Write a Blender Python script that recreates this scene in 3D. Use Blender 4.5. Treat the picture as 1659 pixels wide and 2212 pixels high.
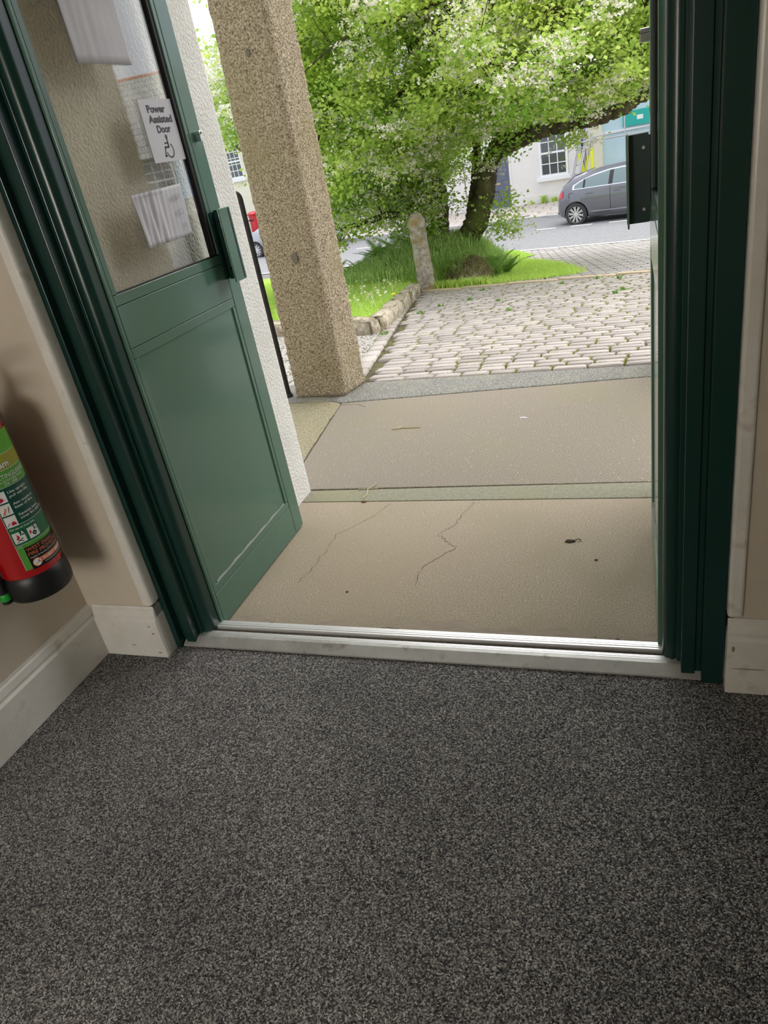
import bpy, bmesh, math, random
import numpy as np
from mathutils import Vector, Matrix
for o in list(bpy.data.objects): bpy.data.objects.remove(o)
SC = bpy.context.scene
COL = SC.collection
rng = np.random.default_rng(7); random.seed(7)

# ------------------------------------------------------------------ camera
cd = bpy.data.cameras.new('camera'); cam = bpy.data.objects.new('camera', cd); COL.objects.link(cam)
cd.sensor_fit = 'VERTICAL'; cd.sensor_height = 24.0; cd.sensor_width = 18.0
cd.lens = 1534.0 / 2212.0 * 24.0
cd.clip_start = .05; cd.clip_end = 300
R = np.array([[0.93892396, -0.00907987, -0.34400487],
              [0.29622877, -0.48740971, 0.82138924],
              [-0.17512942, -0.87312618, -0.45495094]])
CAMZ = 1.45
m = Matrix(((R[0][0], -R[0][1], -R[0][2], 0), (R[1][0], -R[1][1], -R[1][2], 0), (R[2][0], -R[2][1], -R[2][2], CAMZ), (0, 0, 0, 1)))
cam.matrix_world = m
SC.camera = cam

# ------------------------------------------------------------------ world, sun, exposure
W = bpy.data.worlds.new('overcast_sky'); SC.world = W; W.use_nodes = True
nt = W.node_tree; nt.nodes.clear()
wo = nt.nodes.new('ShaderNodeOutputWorld'); bg = nt.nodes.new('ShaderNodeBackground')
tc = nt.nodes.new('ShaderNodeTexCoord'); nz = nt.nodes.new('ShaderNodeTexNoise'); cr = nt.nodes.new('ShaderNodeValToRGB')
nz.inputs['Scale'].default_value = 1.6; nz.inputs['Detail'].default_value = 4
cr.color_ramp.elements[0].position = .35; cr.color_ramp.elements[0].color = (.74, .80, .95, 1)
cr.color_ramp.elements[1].position = .7; cr.color_ramp.elements[1].color = (.90, .92, .98, 1)
nt.links.new(tc.outputs['Generated'], nz.inputs['Vector']); nt.links.new(nz.outputs['Fac'], cr.inputs['Fac'])
nt.links.new(cr.outputs['Color'], bg.inputs['Color']); nt.links.new(bg.outputs[0], wo.inputs[0])
bg.inputs['Strength'].default_value = 0.8
sl = bpy.data.lights.new('veiled_sun', 'SUN'); sun = bpy.data.objects.new('veiled_sun', sl); COL.objects.link(sun)
sl.energy = 2.7; sl.angle = math.radians(85); sl.color = (1, .96, .88)
sun.rotation_euler = Vector((-.36, -.42, -.84)).to_track_quat('-Z', 'Y').to_euler()
SC.view_settings.view_transform = 'Standard'; SC.view_settings.look = 'None'
SC.view_settings.gamma = 1; SC.view_settings.use_curve_mapping = False
SC.view_settings.exposure = 1.0

# ------------------------------------------------------------------ helpers
class MB:
    def __init__(s): s.v = []; s.f = []
    def add(s, v, f):
        n = len(s.v); s.v += [tuple(map(float, p)) for p in v]; s.f += [tuple(i + n for i in q) for q in f]; return s
    def box(s, x0, x1, y0, y1, z0, z1):
        v = [(x, y, z) for z in (z0, z1) for x, y in ((x0, y0), (x1, y0), (x1, y1), (x0, y1))]
        return s.add(v, [(3, 2, 1, 0), (4, 5, 6, 7), (0, 1, 5, 4), (1, 2, 6, 5), (2, 3, 7, 6), (3, 0, 4, 7)])
    def prism(s, poly, z0, z1, axis='z'):
        a = 0
        for i in range(len(poly)):
            p, q = poly[i], poly[(i + 1) % len(poly)]; a += p[0] * q[1] - q[0] * p[1]
        if a < 0: poly = poly[::-1]
        n = len(poly)
        if axis == 'z': v = [(x, y, z0) for x, y in poly] + [(x, y, z1) for x, y in poly]
        elif axis == 'x': v = [(z0, x, y) for x, y in poly] + [(z1, x, y) for x, y in poly]
        else: v = [(x, z1, y) for x, y in poly] + [(x, z0, y) for x, y in poly]
        f = [tuple(range(n))[::-1], tuple(range(n, 2 * n))] + [(i, (i + 1) % n, n + (i + 1) % n, n + i) for i in range(n)]
        return s.add(v, f)
    def tube(s, pts, rad, n=8, cap=True):
        pts = [Vector(p) for p in pts]; k = len(pts)
        if not hasattr(rad, '__len__'): rad = [rad] * k
        t0 = (pts[1] - pts[0]).normalized(); up = Vector((0, 0, 1)) if abs(t0.z) < .9 else Vector((1, 0, 0))
        a = t0.cross(up).normalized(); v = []
        for i in range(k):
            t = (pts[min(i + 1, k - 1)] - pts[max(i - 1, 0)])
            t = t.normalized() if t.length > 1e-9 else t0
            a = (a - t * a.dot(t)); a = a.normalized() if a.length > 1e-6 else t.orthogonal().normalized()
            b = t.cross(a)
            for j in range(n):
                q = 2 * math.pi * j / n; v.append(pts[i] + (a * math.cos(q) + b * math.sin(q)) * rad[i])
        f = [(i * n + j, i * n + (j + 1) % n, (i + 1) * n + (j + 1) % n, (i + 1) * n + j) for i in range(k - 1) for j in range(n)]
        if cap: f += [tuple(range(n))[::-1], tuple(range((k - 1) * n, k * n))]
        return s.add(v, f)
    def lathe(s, prof, c=(0, 0, 0), n=32, axis='z', cap=True):
        v = []
        for r, h in prof:
            for j in range(n):
                q = 2 * math.pi * j / n; x, y = r * math.cos(q), r * math.sin(q)
                p = (x, y, h) if axis == 'z' else ((h, x, y) if axis == 'x' else (y, h, x))
                v.append((p[0] + c[0], p[1] + c[1], p[2] + c[2]))
        k = len(prof)
        f = [(i * n + j, i * n + (j + 1) % n, (i + 1) * n + (j + 1) % n, (i + 1) * n + j) for i in range(k - 1) for j in range(n)]
        if cap: f += [tuple(range(n))[::-1], tuple(range((k - 1) * n, k * n))]
        return s.add(v, f)
    def grid(s, fn, us, vs):
        nu, nv = len(us), len(vs)
        return s.add([fn(u, w) for u in us for w in vs],
                     [(i * nv + j, (i + 1) * nv + j, (i + 1) * nv + j + 1, i * nv + j + 1) for i in range(nu - 1) for j in range(nv - 1)])
    def mesh(s, name):
        me = bpy.data.meshes.new(name); me.from_pydata(s.v, [], s.f); me.update(); return me
    def build(s, name, mat, parent=None, smooth=False, bevel=0, seg=2, **k):
        me = s.mesh(name); return obj(name, me, mat, parent, smooth, bevel, seg, **k)

def obj(name, me, mat, parent=None, smooth=False, bevel=0, seg=2, kind=None, label=None, cat=None, group=None):
    if mat is not None:
        me.materials.clear(); me.materials.append(mat)
    if smooth:
        me.polygons.foreach_set('use_smooth', [True] * len(me.polygons))
        if smooth == 'auto':
            try: me.set_sharp_from_angle(angle=math.radians(35))
            except Exception: pass
    o = bpy.data.objects.new(name, me); COL.objects.link(o)
    if parent is not None: o.parent = parent
    if bevel:
        b = o.modifiers.new('bevel', 'BEVEL'); b.width = bevel; b.segments = seg; b.limit_method = 'ANGLE'
    return tag(o, label, cat, group, kind)
def tag(o, label=None, cat=None, group=None, kind=None):
    if label: o['label'] = label
    if cat: o['category'] = cat
    if group: o['group'] = group
    if kind: o['kind'] = kind
    return o
def empty(name, loc=(0, 0, 0), rz=0, label=None, cat=None, group=None, kind=None):
    o = bpy.data.objects.new(name, None); COL.objects.link(o); o.location = loc; o.rotation_euler = (0, 0, rz)
    o.empty_display_size = .1
    return tag(o, label, cat, group, kind)
def npmesh(name, V, F, attrs=None):
    V = np.ascontiguousarray(V, dtype=np.float32); F = np.ascontiguousarray(F, dtype=np.int32)
    me = bpy.data.meshes.new(name); n, k = F.shape
    me.vertices.add(len(V)); me.vertices.foreach_set('co', V.ravel())
    me.loops.add(n * k); me.loops.foreach_set('vertex_index', F.ravel())
    me.polygons.add(n); me.polygons.foreach_set('loop_start', np.arange(0, n * k, k, dtype=np.int32))
    me.update(calc_edges=True)
    for an, av in (attrs or {}).items():
        a = me.attributes.new(an, 'FLOAT', 'POINT'); a.data.foreach_set('value', np.ascontiguousarray(av, dtype=np.float32))
    return me

# ------------------------------------------------------------------ materials
def nodes(name):
    mt = bpy.data.materials.new(name); mt.use_nodes = True; t = mt.node_tree
    return mt, t, t.nodes['Principled BSDF'], t.nodes.new, t.links.new
def setp(b, rough=.5, metal=0, spec=.5, coat=0):
    b.inputs['Roughness'].default_value = rough; b.inputs['Metallic'].default_value = metal
    b.inputs['Specular IOR Level'].default_value = spec; b.inputs['Coat Weight'].default_value = coat
    b.inputs['Coat Roughness'].default_value = .06
def flat(name, c, rough=.5, metal=0, spec=.5, coat=0, emit=0):
    mt, t, b, N, L = nodes(name); b.inputs['Base Color'].default_value = (*c, 1); setp(b, rough, metal, spec, coat)
    if emit: b.inputs['Emission Color'].default_value = (*c, 1); b.inputs['Emission Strength'].default_value = emit
    return mt
def pm(name, stops, scale=10, rough=.6, spec=.4, detail=4, bump=0, bscale=None, bdist=.002, metal=0, coat=0, big=None, rnd=None, stretch=None, spots=None):
    """noise colour ramp; big=(scale, colour, amount) adds large stains; rnd = random value per object; spots=(scale,thr,colour)"""
    mt, t, b, N, L = nodes(name); setp(b, rough, metal, spec, coat)
    tc = N('ShaderNodeTexCoord'); vec = tc.outputs['Object']
    if rnd:
        oi = N('ShaderNodeObjectInfo'); ad = N('ShaderNodeVectorMath'); ad.operation = 'ADD'
        ml = N('ShaderNodeMath'); ml.operation = 'MULTIPLY'; ml.inputs[1].default_value = 50
        L(oi.outputs['Random'], ml.inputs[0]); L(vec, ad.inputs[0]); L(ml.outputs[0], ad.inputs[1]); vec = ad.outputs[0]
    if stretch:
        mp = N('ShaderNodeMapping'); mp.inputs['Scale'].default_value = stretch; L(vec, mp.inputs['Vector']); vec = mp.outputs[0]
    n = N('ShaderNodeTexNoise'); n.inputs['Scale'].default_value = scale; n.inputs['Detail'].default_value = detail; n.inputs['Roughness'].default_value = .65
    L(vec, n.inputs['Vector']); r = N('ShaderNodeValToRGB'); e = r.color_ramp.elements
    while len(e) < len(stops): e.new(.5)
    for i, (p, c) in enumerate(stops): e[i].position = p; e[i].color = (*c, 1)
    L(n.outputs['Fac'], r.inputs['Fac']); col = r.outputs['Color']
    def mix(fac, a, c, amt=1.0):
        mx = N('ShaderNodeMix'); mx.data_type = 'RGBA'
        if amt != 1.0:
            q = N('ShaderNodeMath'); q.operation = 'MULTIPLY'; q.inputs[1].default_value = amt; L(fac, q.inputs[0]); fac = q.outputs[0]
        L(fac, mx.inputs['Factor']); L(a, mx.inputs['A']); mx.inputs['B'].default_value = (*c, 1); return mx.outputs['Result']
    for bgd in (big or []):
        s2, c2, lo, hi, amt = bgd
        n2 = N('ShaderNodeTexNoise'); n2.inputs['Scale'].default_value = s2; n2.inputs['Detail'].default_value = 5; L(vec, n2.inputs['Vector'])
        mr = N('ShaderNodeMapRange'); mr.inputs['From Min'].default_value = lo; mr.inputs['From Max'].default_value = hi; L(n2.outputs['Fac'], mr.inputs['Value'])
        col = mix(mr.outputs[0], col, c2, amt)
    if spots:
        vs = N('ShaderNodeTexVoronoi'); vs.inputs['Scale'].default_value = spots[0]; L(vec, vs.inputs['Vector'])
        mr = N('ShaderNodeMapRange'); mr.inputs['From Min'].default_value = spots[1]; mr.inputs['From Max'].default_value = spots[1] * .7; L(vs.outputs['Distance'], mr.inputs['Value'])
        col = mix(mr.outputs[0], col, spots[2])
    if rnd:
        hs = N('ShaderNodeHueSaturation'); mr = N('ShaderNodeMapRange'); mr.inputs['To Min'].default_value = 1 - rnd; mr.inputs['To Max'].default_value = 1 + rnd
        L(oi.outputs['Random'], mr.inputs['Value']); L(mr.outputs[0], hs.inputs['Value']); L(col, hs.inputs['Color']); col = hs.outputs[0]
    L(col, b.inputs['Base Color'])
    if bump:
        bn = N('ShaderNodeTexNoise'); bn.inputs['Scale'].default_value = bscale or scale; bn.inputs['Detail'].default_value = 3; L(vec, bn.inputs['Vector'])
        bp = N('ShaderNodeBump'); bp.inputs['Strength'].default_value = bump; bp.inputs['Distance'].default_value = bdist
        L(bn.outputs['Fac'], bp.inputs['Height']); L(bp.outputs[0], b.inputs['Normal'])
    return mt
def glass(name, tint=(1, 1, 1), base=.08, gain=1.3):
    mt, t, b, N, L = nodes(name); t.nodes.remove(b)
    tr = N('ShaderNodeBsdfTransparent'); tr.inputs[0].default_value = (*tint, 1); gl = N('ShaderNodeBsdfGlossy'); gl.inputs['Roughness'].default_value = .01
    lw = N('ShaderNodeLayerWeight'); lw.inputs['Blend'].default_value = .5; fr = N('ShaderNodeMath'); fr.operation = 'POWER'; fr.inputs[1].default_value = 4; L(lw.outputs['Facing'], fr.inputs[0])
    ma = N('ShaderNodeMath'); ma.operation = 'MULTIPLY_ADD'; ma.use_clamp = True; ma.inputs[1].default_value = gain; ma.inputs[2].default_value = base
    mx = N('ShaderNodeMixShader'); L(fr.outputs[0], ma.inputs[0]); L(ma.outputs[0], mx.inputs[0]); L(tr.outputs[0], mx.inputs[1]); L(gl.outputs[0], mx.inputs[2])
    L(mx.outputs[0], t.nodes['Material Output'].inputs[0]); return mt
def leafmat(name, c0, c1, trans=.35, rough=.45):
    mt, t, b, N, L = nodes(name); setp(b, rough, 0, .12)
    at = N('ShaderNodeAttribute'); at.attribute_name = 'rnd'; r = N('ShaderNodeValToRGB'); e = r.color_ramp.elements
    e[0].color = (*c0, 1); e[1].color = (*c1, 1); L(at.outputs['Fac'], r.inputs['Fac']); L(r.outputs[0], b.inputs['Base Color'])
    tl = N('ShaderNodeBsdfTranslucent'); L(r.outputs[0], tl.inputs[0]); mx = N('ShaderNodeMixShader'); mx.inputs[0].default_value = trans
    L(b.outputs[0], mx.inputs[1]); L(tl.outputs[0], mx.inputs[2]); L(mx.outputs[0], t.nodes['Material Output'].inputs[0]); return mt

M = {}
def carpet_mat():
    mt, t, b, N, L = nodes('carpet_loop_pile'); setp(b, .95, 0, .1)
    tc = N('ShaderNodeTexCoord'); nz = N('ShaderNodeTexNoise'); nz.inputs['Scale'].default_value = 190; nz.inputs['Detail'].default_value = 2; L(tc.outputs['Object'], nz.inputs['Vector'])
    ad = N('ShaderNodeVectorMath'); ad.operation = 'MULTIPLY_ADD'; ad.inputs[1].default_value = (.004, .004, .004); L(nz.outputs['Color'], ad.inputs[0]); L(tc.outputs['Object'], ad.inputs[2])
    vo = N('ShaderNodeTexVoronoi'); vo.inputs['Scale'].default_value = 340; L(ad.outputs[0], vo.inputs['Vector'])
    sp = N('ShaderNodeSeparateColor'); L(vo.outputs['Color'], sp.inputs[0]); r = N('ShaderNodeValToRGB'); e = r.color_ramp.elements
    while len(e) < 5: e.new(.5)
    for k, (p, c) in enumerate(((.0, (.03, .03, .034)), (.35, (.10, .098, .10)), (.6, (.21, .205, .20)), (.85, (.37, .36, .345)), (1., (.62, .60, .57)))): e[k].position = p; e[k].color = (*c, 1)
    L(sp.outputs[0], r.inputs['Fac'])
    n2 = N('ShaderNodeTexNoise'); n2.inputs['Scale'].default_value = 2.2; n2.inputs['Detail'].default_value = 6; L(tc.outputs['Object'], n2.inputs['Vector'])
    mr = N('ShaderNodeMapRange'); mr.inputs['From Min'].default_value = .35; mr.inputs['From Max'].default_value = .7; mr.inputs['To Min'].default_value = 1.12; mr.inputs['To Max'].default_value = .82; L(n2.outputs['Fac'], mr.inputs['Value'])
    hs = N('ShaderNodeHueSaturation'); L(mr.outputs[0], hs.inputs['Value']); L(r.outputs['Color'], hs.inputs['Color']); L(hs.outputs[0], b.inputs['Base Color'])
    bp = N('ShaderNodeBump'); bp.invert = True; bp.inputs['Strength'].default_value = .9; bp.inputs['Distance'].default_value = .004; L(vo.outputs['Distance'], bp.inputs['Height']); L(bp.outputs[0], b.inputs['Normal'])
    return mt
M['carpet'] = carpet_mat()
M['wall'] = pm('cream_wall_paint', [(.3, (.60, .53, .43)), (.7, (.66, .585, .475))], scale=5, rough=.55, spec=.35, bump=.25, bscale=90, bdist=.001)
M['gloss_white'] = pm('white_gloss_paint', [(.3, (.70, .68, .62)), (.6, (.80, .78, .73))], scale=7, rough=.28, spec=.5, bump=.15, bscale=40, bdist=.001,
                      big=[(14, (.45, .40, .31), .62, .74, .6)])
M['dust'] = flat('pale_dust', (.42, .41, .39), .95)
M['scuff'] = flat('dusty_grime', (.30, .25, .18), .9)
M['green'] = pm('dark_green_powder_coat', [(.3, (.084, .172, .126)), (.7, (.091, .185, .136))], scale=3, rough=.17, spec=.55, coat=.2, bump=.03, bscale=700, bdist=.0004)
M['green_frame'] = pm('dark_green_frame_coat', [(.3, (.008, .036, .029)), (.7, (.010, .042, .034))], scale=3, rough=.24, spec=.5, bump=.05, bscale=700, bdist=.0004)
M['black'] = flat('black_rubber', (.006, .006, .007), .5)
M['steel'] = flat('brushed_aluminium', (.72, .73, .75), .32, 1)
M['alu'] = pm('anodised_threshold', [(.35, (.74, .74, .74)), (.65, (.86, .86, .87))], scale=12, rough=.36, metal=.6, stretch=(1, 30, 30), big=[(30, (.20, .18, .15), .64, .72, .7)])
M['alu_ramp'] = pm('dull_threshold_ramp', [(.35, (.42, .42, .40)), (.65, (.55, .55, .53))], scale=9, rough=.45, metal=.35, big=[(22, (.22, .20, .17), .6, .72, .6)])
M['chrome'] = flat('chrome', (.8, .8, .82), .15, 1)
M['glass'] = glass('door_glass', (.995, .985, .95), .11, .9)
M['render_in'] = pm('rough_rendered_wall', [(.3, (.74, .72, .68)), (.7, (.86, .845, .81))], scale=6, rough=.9, spec=.15, bump=.9, bscale=85, bdist=.008, spots=(55, .13, (.45, .42, .37)))
M['render_out'] = M['render_in']
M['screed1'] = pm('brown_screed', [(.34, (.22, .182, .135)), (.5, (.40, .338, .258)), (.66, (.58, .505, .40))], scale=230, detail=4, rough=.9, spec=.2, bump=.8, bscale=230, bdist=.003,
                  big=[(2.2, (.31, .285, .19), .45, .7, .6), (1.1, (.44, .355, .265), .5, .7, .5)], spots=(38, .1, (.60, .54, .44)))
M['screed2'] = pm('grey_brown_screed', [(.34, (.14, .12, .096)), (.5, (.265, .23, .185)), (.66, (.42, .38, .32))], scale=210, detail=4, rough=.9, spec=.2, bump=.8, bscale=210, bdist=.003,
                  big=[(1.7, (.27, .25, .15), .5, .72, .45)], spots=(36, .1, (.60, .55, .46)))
M['mortar'] = pm('smeared_mortar', [(.3, (.31, .255, .20)), (.7, (.41, .35, .28))], scale=14, rough=.85, spec=.25, bump=.4, bscale=40, bdist=.003, stretch=(1, 4, 1))
M['step_stone'] = pm('algae_grey_step', [(.3, (.22, .212, .155)), (.7, (.33, .318, .245))], scale=60, rough=.9, spec=.2, bump=.6, bscale=120, bdist=.003, big=[(3, (.28, .275, .165), .45, .7, .6)])
M['granite_kerb'] = pm('worn_granite', [(.33, (.10, .097, .088)), (.5, (.21, .205, .188)), (.68, (.37, .36, .335))], scale=110, rough=.85, spec=.25, bump=.9, bscale=70, bdist=.006, big=[(2.5, (.40, .39, .22), .52, .75, .5)])
M['granite_side'] = pm('algae_granite', [(.33, (.20, .17, .10)), (.55, (.32, .29, .19)), (.7, (.42, .39, .28))], scale=80, rough=.88, spec=.2, bump=.9, bscale=70, bdist=.006)
M['pillar'] = pm('pink_granite_pillar', [(.34, (.10, .075, .042)), (.44, (.30, .24, .16)), (.56, (.47, .395, .285)), (.70, (.66, .58, .46))], scale=100, detail=3, rough=.9, spec=.2, bump=1, bscale=95, bdist=.010,
                 big=[(1.6, (.30, .25, .12), .5, .72, .55)])
M['plug'] = pm('grey_cement_plug', [(.3, (.15, .135, .105)), (.7, (.24, .22, .175))], scale=60, rough=.95, spec=.15, bump=.6, bscale=80, bdist=.004)
M['sett'] = pm('granite_sett', [(.3, (.29, .252, .236)), (.5, (.40, .36, .338)), (.7, (.53, .485, .46))], scale=70, rough=.85, spec=.25, bump=.5, bscale=60, bdist=.003, rnd=.16)
M['sett_far'] = pm('granite_sett_far', [(.3, (.29, .252, .236)), (.5, (.40, .36, .338)), (.7, (.53, .485, .46))], scale=70, rough=.85, spec=.25, bump=.5, bscale=60, bdist=.003)
def vary(mt):
    t = mt.node_tree; b = t.nodes['Principled BSDF']; src = b.inputs['Base Color'].links[0].from_socket
    at = t.nodes.new('ShaderNodeAttribute'); at.attribute_name = 'rnd'; mr = t.nodes.new('ShaderNodeMapRange'); mr.inputs['To Min'].default_value = .84; mr.inputs['To Max'].default_value = 1.16
    hs = t.nodes.new('ShaderNodeHueSaturation'); t.links.new(at.outputs['Fac'], mr.inputs['Value']); t.links.new(mr.outputs[0], hs.inputs['Value']); t.links.new(src, hs.inputs['Color']); t.links.new(hs.outputs[0], b.inputs['Base Color'])
vary(M['sett_far'])
M['joint'] = pm('mossy_joint_soil', [(.3, (.07, .06, .045)), (.55, (.11, .10, .06)), (.75, (.20, .21, .08))], scale=9, rough=1, spec=.05, bump=.6, bscale=60, bdist=.01)
M['gravel'] = pm('gravel_ground', [(.32, (.13, .12, .11)), (.5, (.40, .37, .34)), (.7, (.66, .63, .59))], scale=45, rough=.95, spec=.15, bump=1, bscale=45, bdist=.02)
M['kerb_old'] = pm('lichen_kerb_stone', [(.3, (.24, .20, .14)), (.5, (.44, .38, .29)), (.7, (.60, .53, .43))], scale=14, rough=.95, spec=.15, bump=1, bscale=25, bdist=.02, rnd=.1, big=[(5, (.14, .15, .05), .55, .68, .8)])
M['post_stone'] = pm('lichen_granite_post', [(.3, (.20, .18, .15)), (.5, (.38, .34, .28)), (.7, (.55, .50, .42))], scale=18, rough=.95, spec=.15, bump=1, bscale=22, bdist=.02, big=[(5, (.38, .25, .10), .5, .64, .75), (7, (.20, .20, .06), .58, .7, .7)])
M['soil'] = pm('lawn_soil', [(.3, (.20, .33, .05)), (.7, (.36, .52, .09))], scale=6, rough=1, spec=.05, bump=.5, bscale=40, bdist=.02)
M['grass'] = leafmat('grass_blade', (.34, .55, .07), (.72, .88, .24), .35, .5)
M['long_grass'] = leafmat('long_grass_blade', (.30, .48, .12), (.62, .78, .30), .35, .5)
M['dry_grass'] = leafmat('dry_grass_blade', (.22, .20, .09), (.50, .45, .22), .2, .7)
M['moss'] = leafmat('joint_moss', (.20, .22, .04), (.60, .60, .16), .25, .7)
M['fern'] = leafmat('fern_leaflet', (.14, .28, .05), (.34, .52, .14), .35, .5)
M['leaf'] = leafmat('hawthorn_leaf', (.24, .45, .06), (.82, .92, .27), .52, .42)
M['blossom'] = leafmat('hawthorn_blossom', (.80, .74, .62), (.97, .95, .90), .3, .6)
M['bark'] = pm('mossy_bark', [(.3, (.035, .028, .018)), (.5, (.09, .075, .05)), (.72, (.19, .17, .09))], scale=9, rough=.95, spec=.1, bump=1, bscale=12, bdist=.03, stretch=(1, 1, .35), big=[(2.2, (.11, .14, .03), .5, .66, .7)])
M['twig'] = flat('dark_twig', (.045, .032, .022), .9)
M['daisy'] = flat('daisy_petal', (.92, .92, .90), .6)
M['yellow'] = flat('yellow_flower', (.95, .68, .02), .6)
M['asphalt'] = pm('worn_asphalt', [(.3, (.17, .17, .175)), (.5, (.24, .24, .248)), (.7, (.34, .34, .345))], scale=25, rough=.9, spec=.2, bump=.5, bscale=60, bdist=.01)
M['paver'] = pm('block_paver', [(.3, (.30, .28, .27)), (.7, (.47, .44, .42))], scale=8, rough=.9, spec=.2, bump=.4, bscale=40, bdist=.006)
M['paver_joint'] = flat('paver_joint', (.16, .15, .14), .95)
M['pave_far'] = pm('pink_paving_slabs', [(.3, (.46, .40, .35)), (.7, (.62, .56, .51))], scale=5, rough=.9, spec=.2)
M['kerb_far'] = pm('granite_road_kerb', [(.3, (.42, .40, .37)), (.7, (.60, .58, .55))], scale=8, rough=.9, spec=.2, rnd=.08)
M['paint_line'] = flat('faded_road_paint', (.72, .70, .64), .8)
M['kerb_sand'] = pm('sandy_edging', [(.3, (.50, .40, .27)), (.7, (.64, .53, .38))], scale=12, rough=.9, spec=.2, rnd=.08)
M['house_white'] = pm('white_house_render', [(.3, (.78, .745, .70)), (.7, (.84, .805, .76))], scale=2, rough=.9, spec=.2)
M['house_cream'] = pm('cream_house_render', [(.3, (.80, .76, .60)), (.7, (.86, .82, .67))], scale=2, rough=.9, spec=.2)
M['house_blue'] = pm('pale_blue_render', [(.3, (.52, .68, .74)), (.7, (.58, .74, .79))], scale=2, rough=.8, spec=.2)
M['teal'] = flat('teal_sign', (.02, .42, .36), .4)
M['white'] = flat('white_paint', (.86, .86, .85), .45)
M['slate'] = pm('grey_slate', [(.3, (.17, .17, .18)), (.7, (.30, .30, .315))], scale=3, rough=.7, spec=.3, rnd=.15)
M['slate_pale'] = pm('pale_lichen_slate', [(.3, (.34, .335, .32)), (.7, (.50, .49, .46))], scale=3, rough=.8, spec=.25, rnd=.12)
M['stonework'] = pm('house_stone', [(.3, (.28, .26, .24)), (.7, (.52, .49, .45))], scale=4, rough=.9, spec=.2, rnd=.1)
M['terracotta'] = flat('terracotta', (.58, .19, .09), .75)
M['door_grey'] = flat('blue_grey_door_paint', (.12, .135, .19), .4)
M['shutter_blue'] = flat('pale_blue_shutter', (.40, .60, .82), .5)
M['win_glass'] = flat('house_window_pane', (.06, .07, .07), .06, 0, .8)
M['brass'] = flat('brass', (.7, .5, .18), .3, 1)
M['iron'] = pm('black_iron', [(.3, (.010, .010, .011)), (.7, (.03, .026, .022))], scale=40, rough=.6, bump=.4, bscale=90, bdist=.002)
M['red'] = flat('pillar_box_red', (.55, .008, .02), .3, 0, .5, .4)
M['car_grey'] = flat('grey_car_paint', (.17, .17, .19), .28, .45, .5, 1)
M['car_white'] = flat('white_car_paint', (.72, .74, .77), .25, 0, .5, 1)
M['car_silver'] = flat('silver_car_paint', (.42, .43, .45), .28, .6, .5, 1)
M['car_glass'] = glass('car_window', (.42, .50, .50), .10, .9)
M['car_trim'] = flat('black_car_plastic', (.02, .02, .022), .5)
M['tyre'] = flat('tyre_rubber', (.05, .048, .046), .8)
M['tail_red'] = flat('tail_light', (.65, .01, .03), .15, 0, .6, .6)
M['plate_y'] = flat('yellow_plate', (.85, .62, .03), .4)
M['plate_w'] = flat('white_plate', (.8, .8, .8), .4)
M['hi_vis'] = flat('yellow_foam_sleeve', (.80, .82, .05), .6)
M['galv'] = flat('galvanised_tube', (.55, .55, .56), .4, .8)
M['paper'] = pm('white_paper', [(.3, (.52, .50, .54)), (.7, (.58, .56, .60))], scale=8, rough=.6, spec=.3)
M['sign_paper'] = flat('white_sign_vinyl', (.56, .54, .58), .45)
M['ink'] = flat('dark_grey_ink', (.035, .03, .045), .6)
M['faint_ink'] = flat('faint_ink', (.34, .32, .36), .6)
M['tape'] = glass('clear_tape', (.95, .95, .95), .12, .9)
M['ext_red'] = flat('extinguisher_red', (.42, .004, .008), .22, 0, .5, .6)
M['ext_black'] = flat('black_base_plastic', (.008, .008, .009), .42)
M['lab_lime'] = flat('label_lime', (.11, .42, .025), .35)
M['lab_olive'] = flat('label_olive', (.34, .33, .035), .35)
M['lab_green'] = flat('label_leaf_green', (.10, .34, .05), .35)
M['lab_dark'] = flat('label_dark_green', (.008, .075, .055), .35)
M['lab_mid'] = flat('label_mid_green', (.015, .15, .065), .35)
M['lab_white'] = flat('label_white', (.80, .80, .78), .4)
M['lab_black'] = flat('label_black', (.010, .008, .010), .3)
M['lab_orange'] = flat('label_orange', (.75, .20, .09), .4)
M['lab_red'] = flat('label_red', (.50, .015, .05), .4)
M['nozzle_green'] = flat('nozzle_green', (.02, .38, .04), .4)
M['seed'] = flat('brown_seed_husk', (.16, .09, .05), .9)
M['straw'] = flat('pale_twig', (.52, .44, .28), .8)
M['crack'] = flat('crack_dirt', (.07, .06, .045), 1)
M['ceil'] = pm('white_ceiling', [(.3, (.70, .69, .66)), (.7, (.74, .73, .70))], scale=3, rough=.8)
M['frosted'] = flat('daylit_frosted_pane', (1, .955, .89), .5, emit=7.0)

# ------------------------------------------------------------------ ground shape
ST = math.radians(-15); E1 = (math.cos(ST), math.sin(ST)); E2 = (-math.sin(ST), math.cos(ST))
def tt(x, y): return E2[0] * x + E2[1] * y
def G(x, y):
    t = tt(x, y)
    if y < 4.45: return 0.
    if t <= 8.8: return -.09 * (y - 4.45)
    yb = (8.8 - E2[0] * x) / E2[1]; zb = -.09 * (yb - 4.45)
    if t <= 16.33: return zb + (-1.35 - zb) * (t - 8.8) / 7.53
    if t <= 22.9: return -1.35 - .25 * (t - 16.33) / 6.57
    return -1.5 + .15 * min(1, (t - 22.9) / 2.3)
def uv2xy(u, t): return (E1[0] * u + E2[0] * t, E1[1] * u + E2[1] * t)

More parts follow.
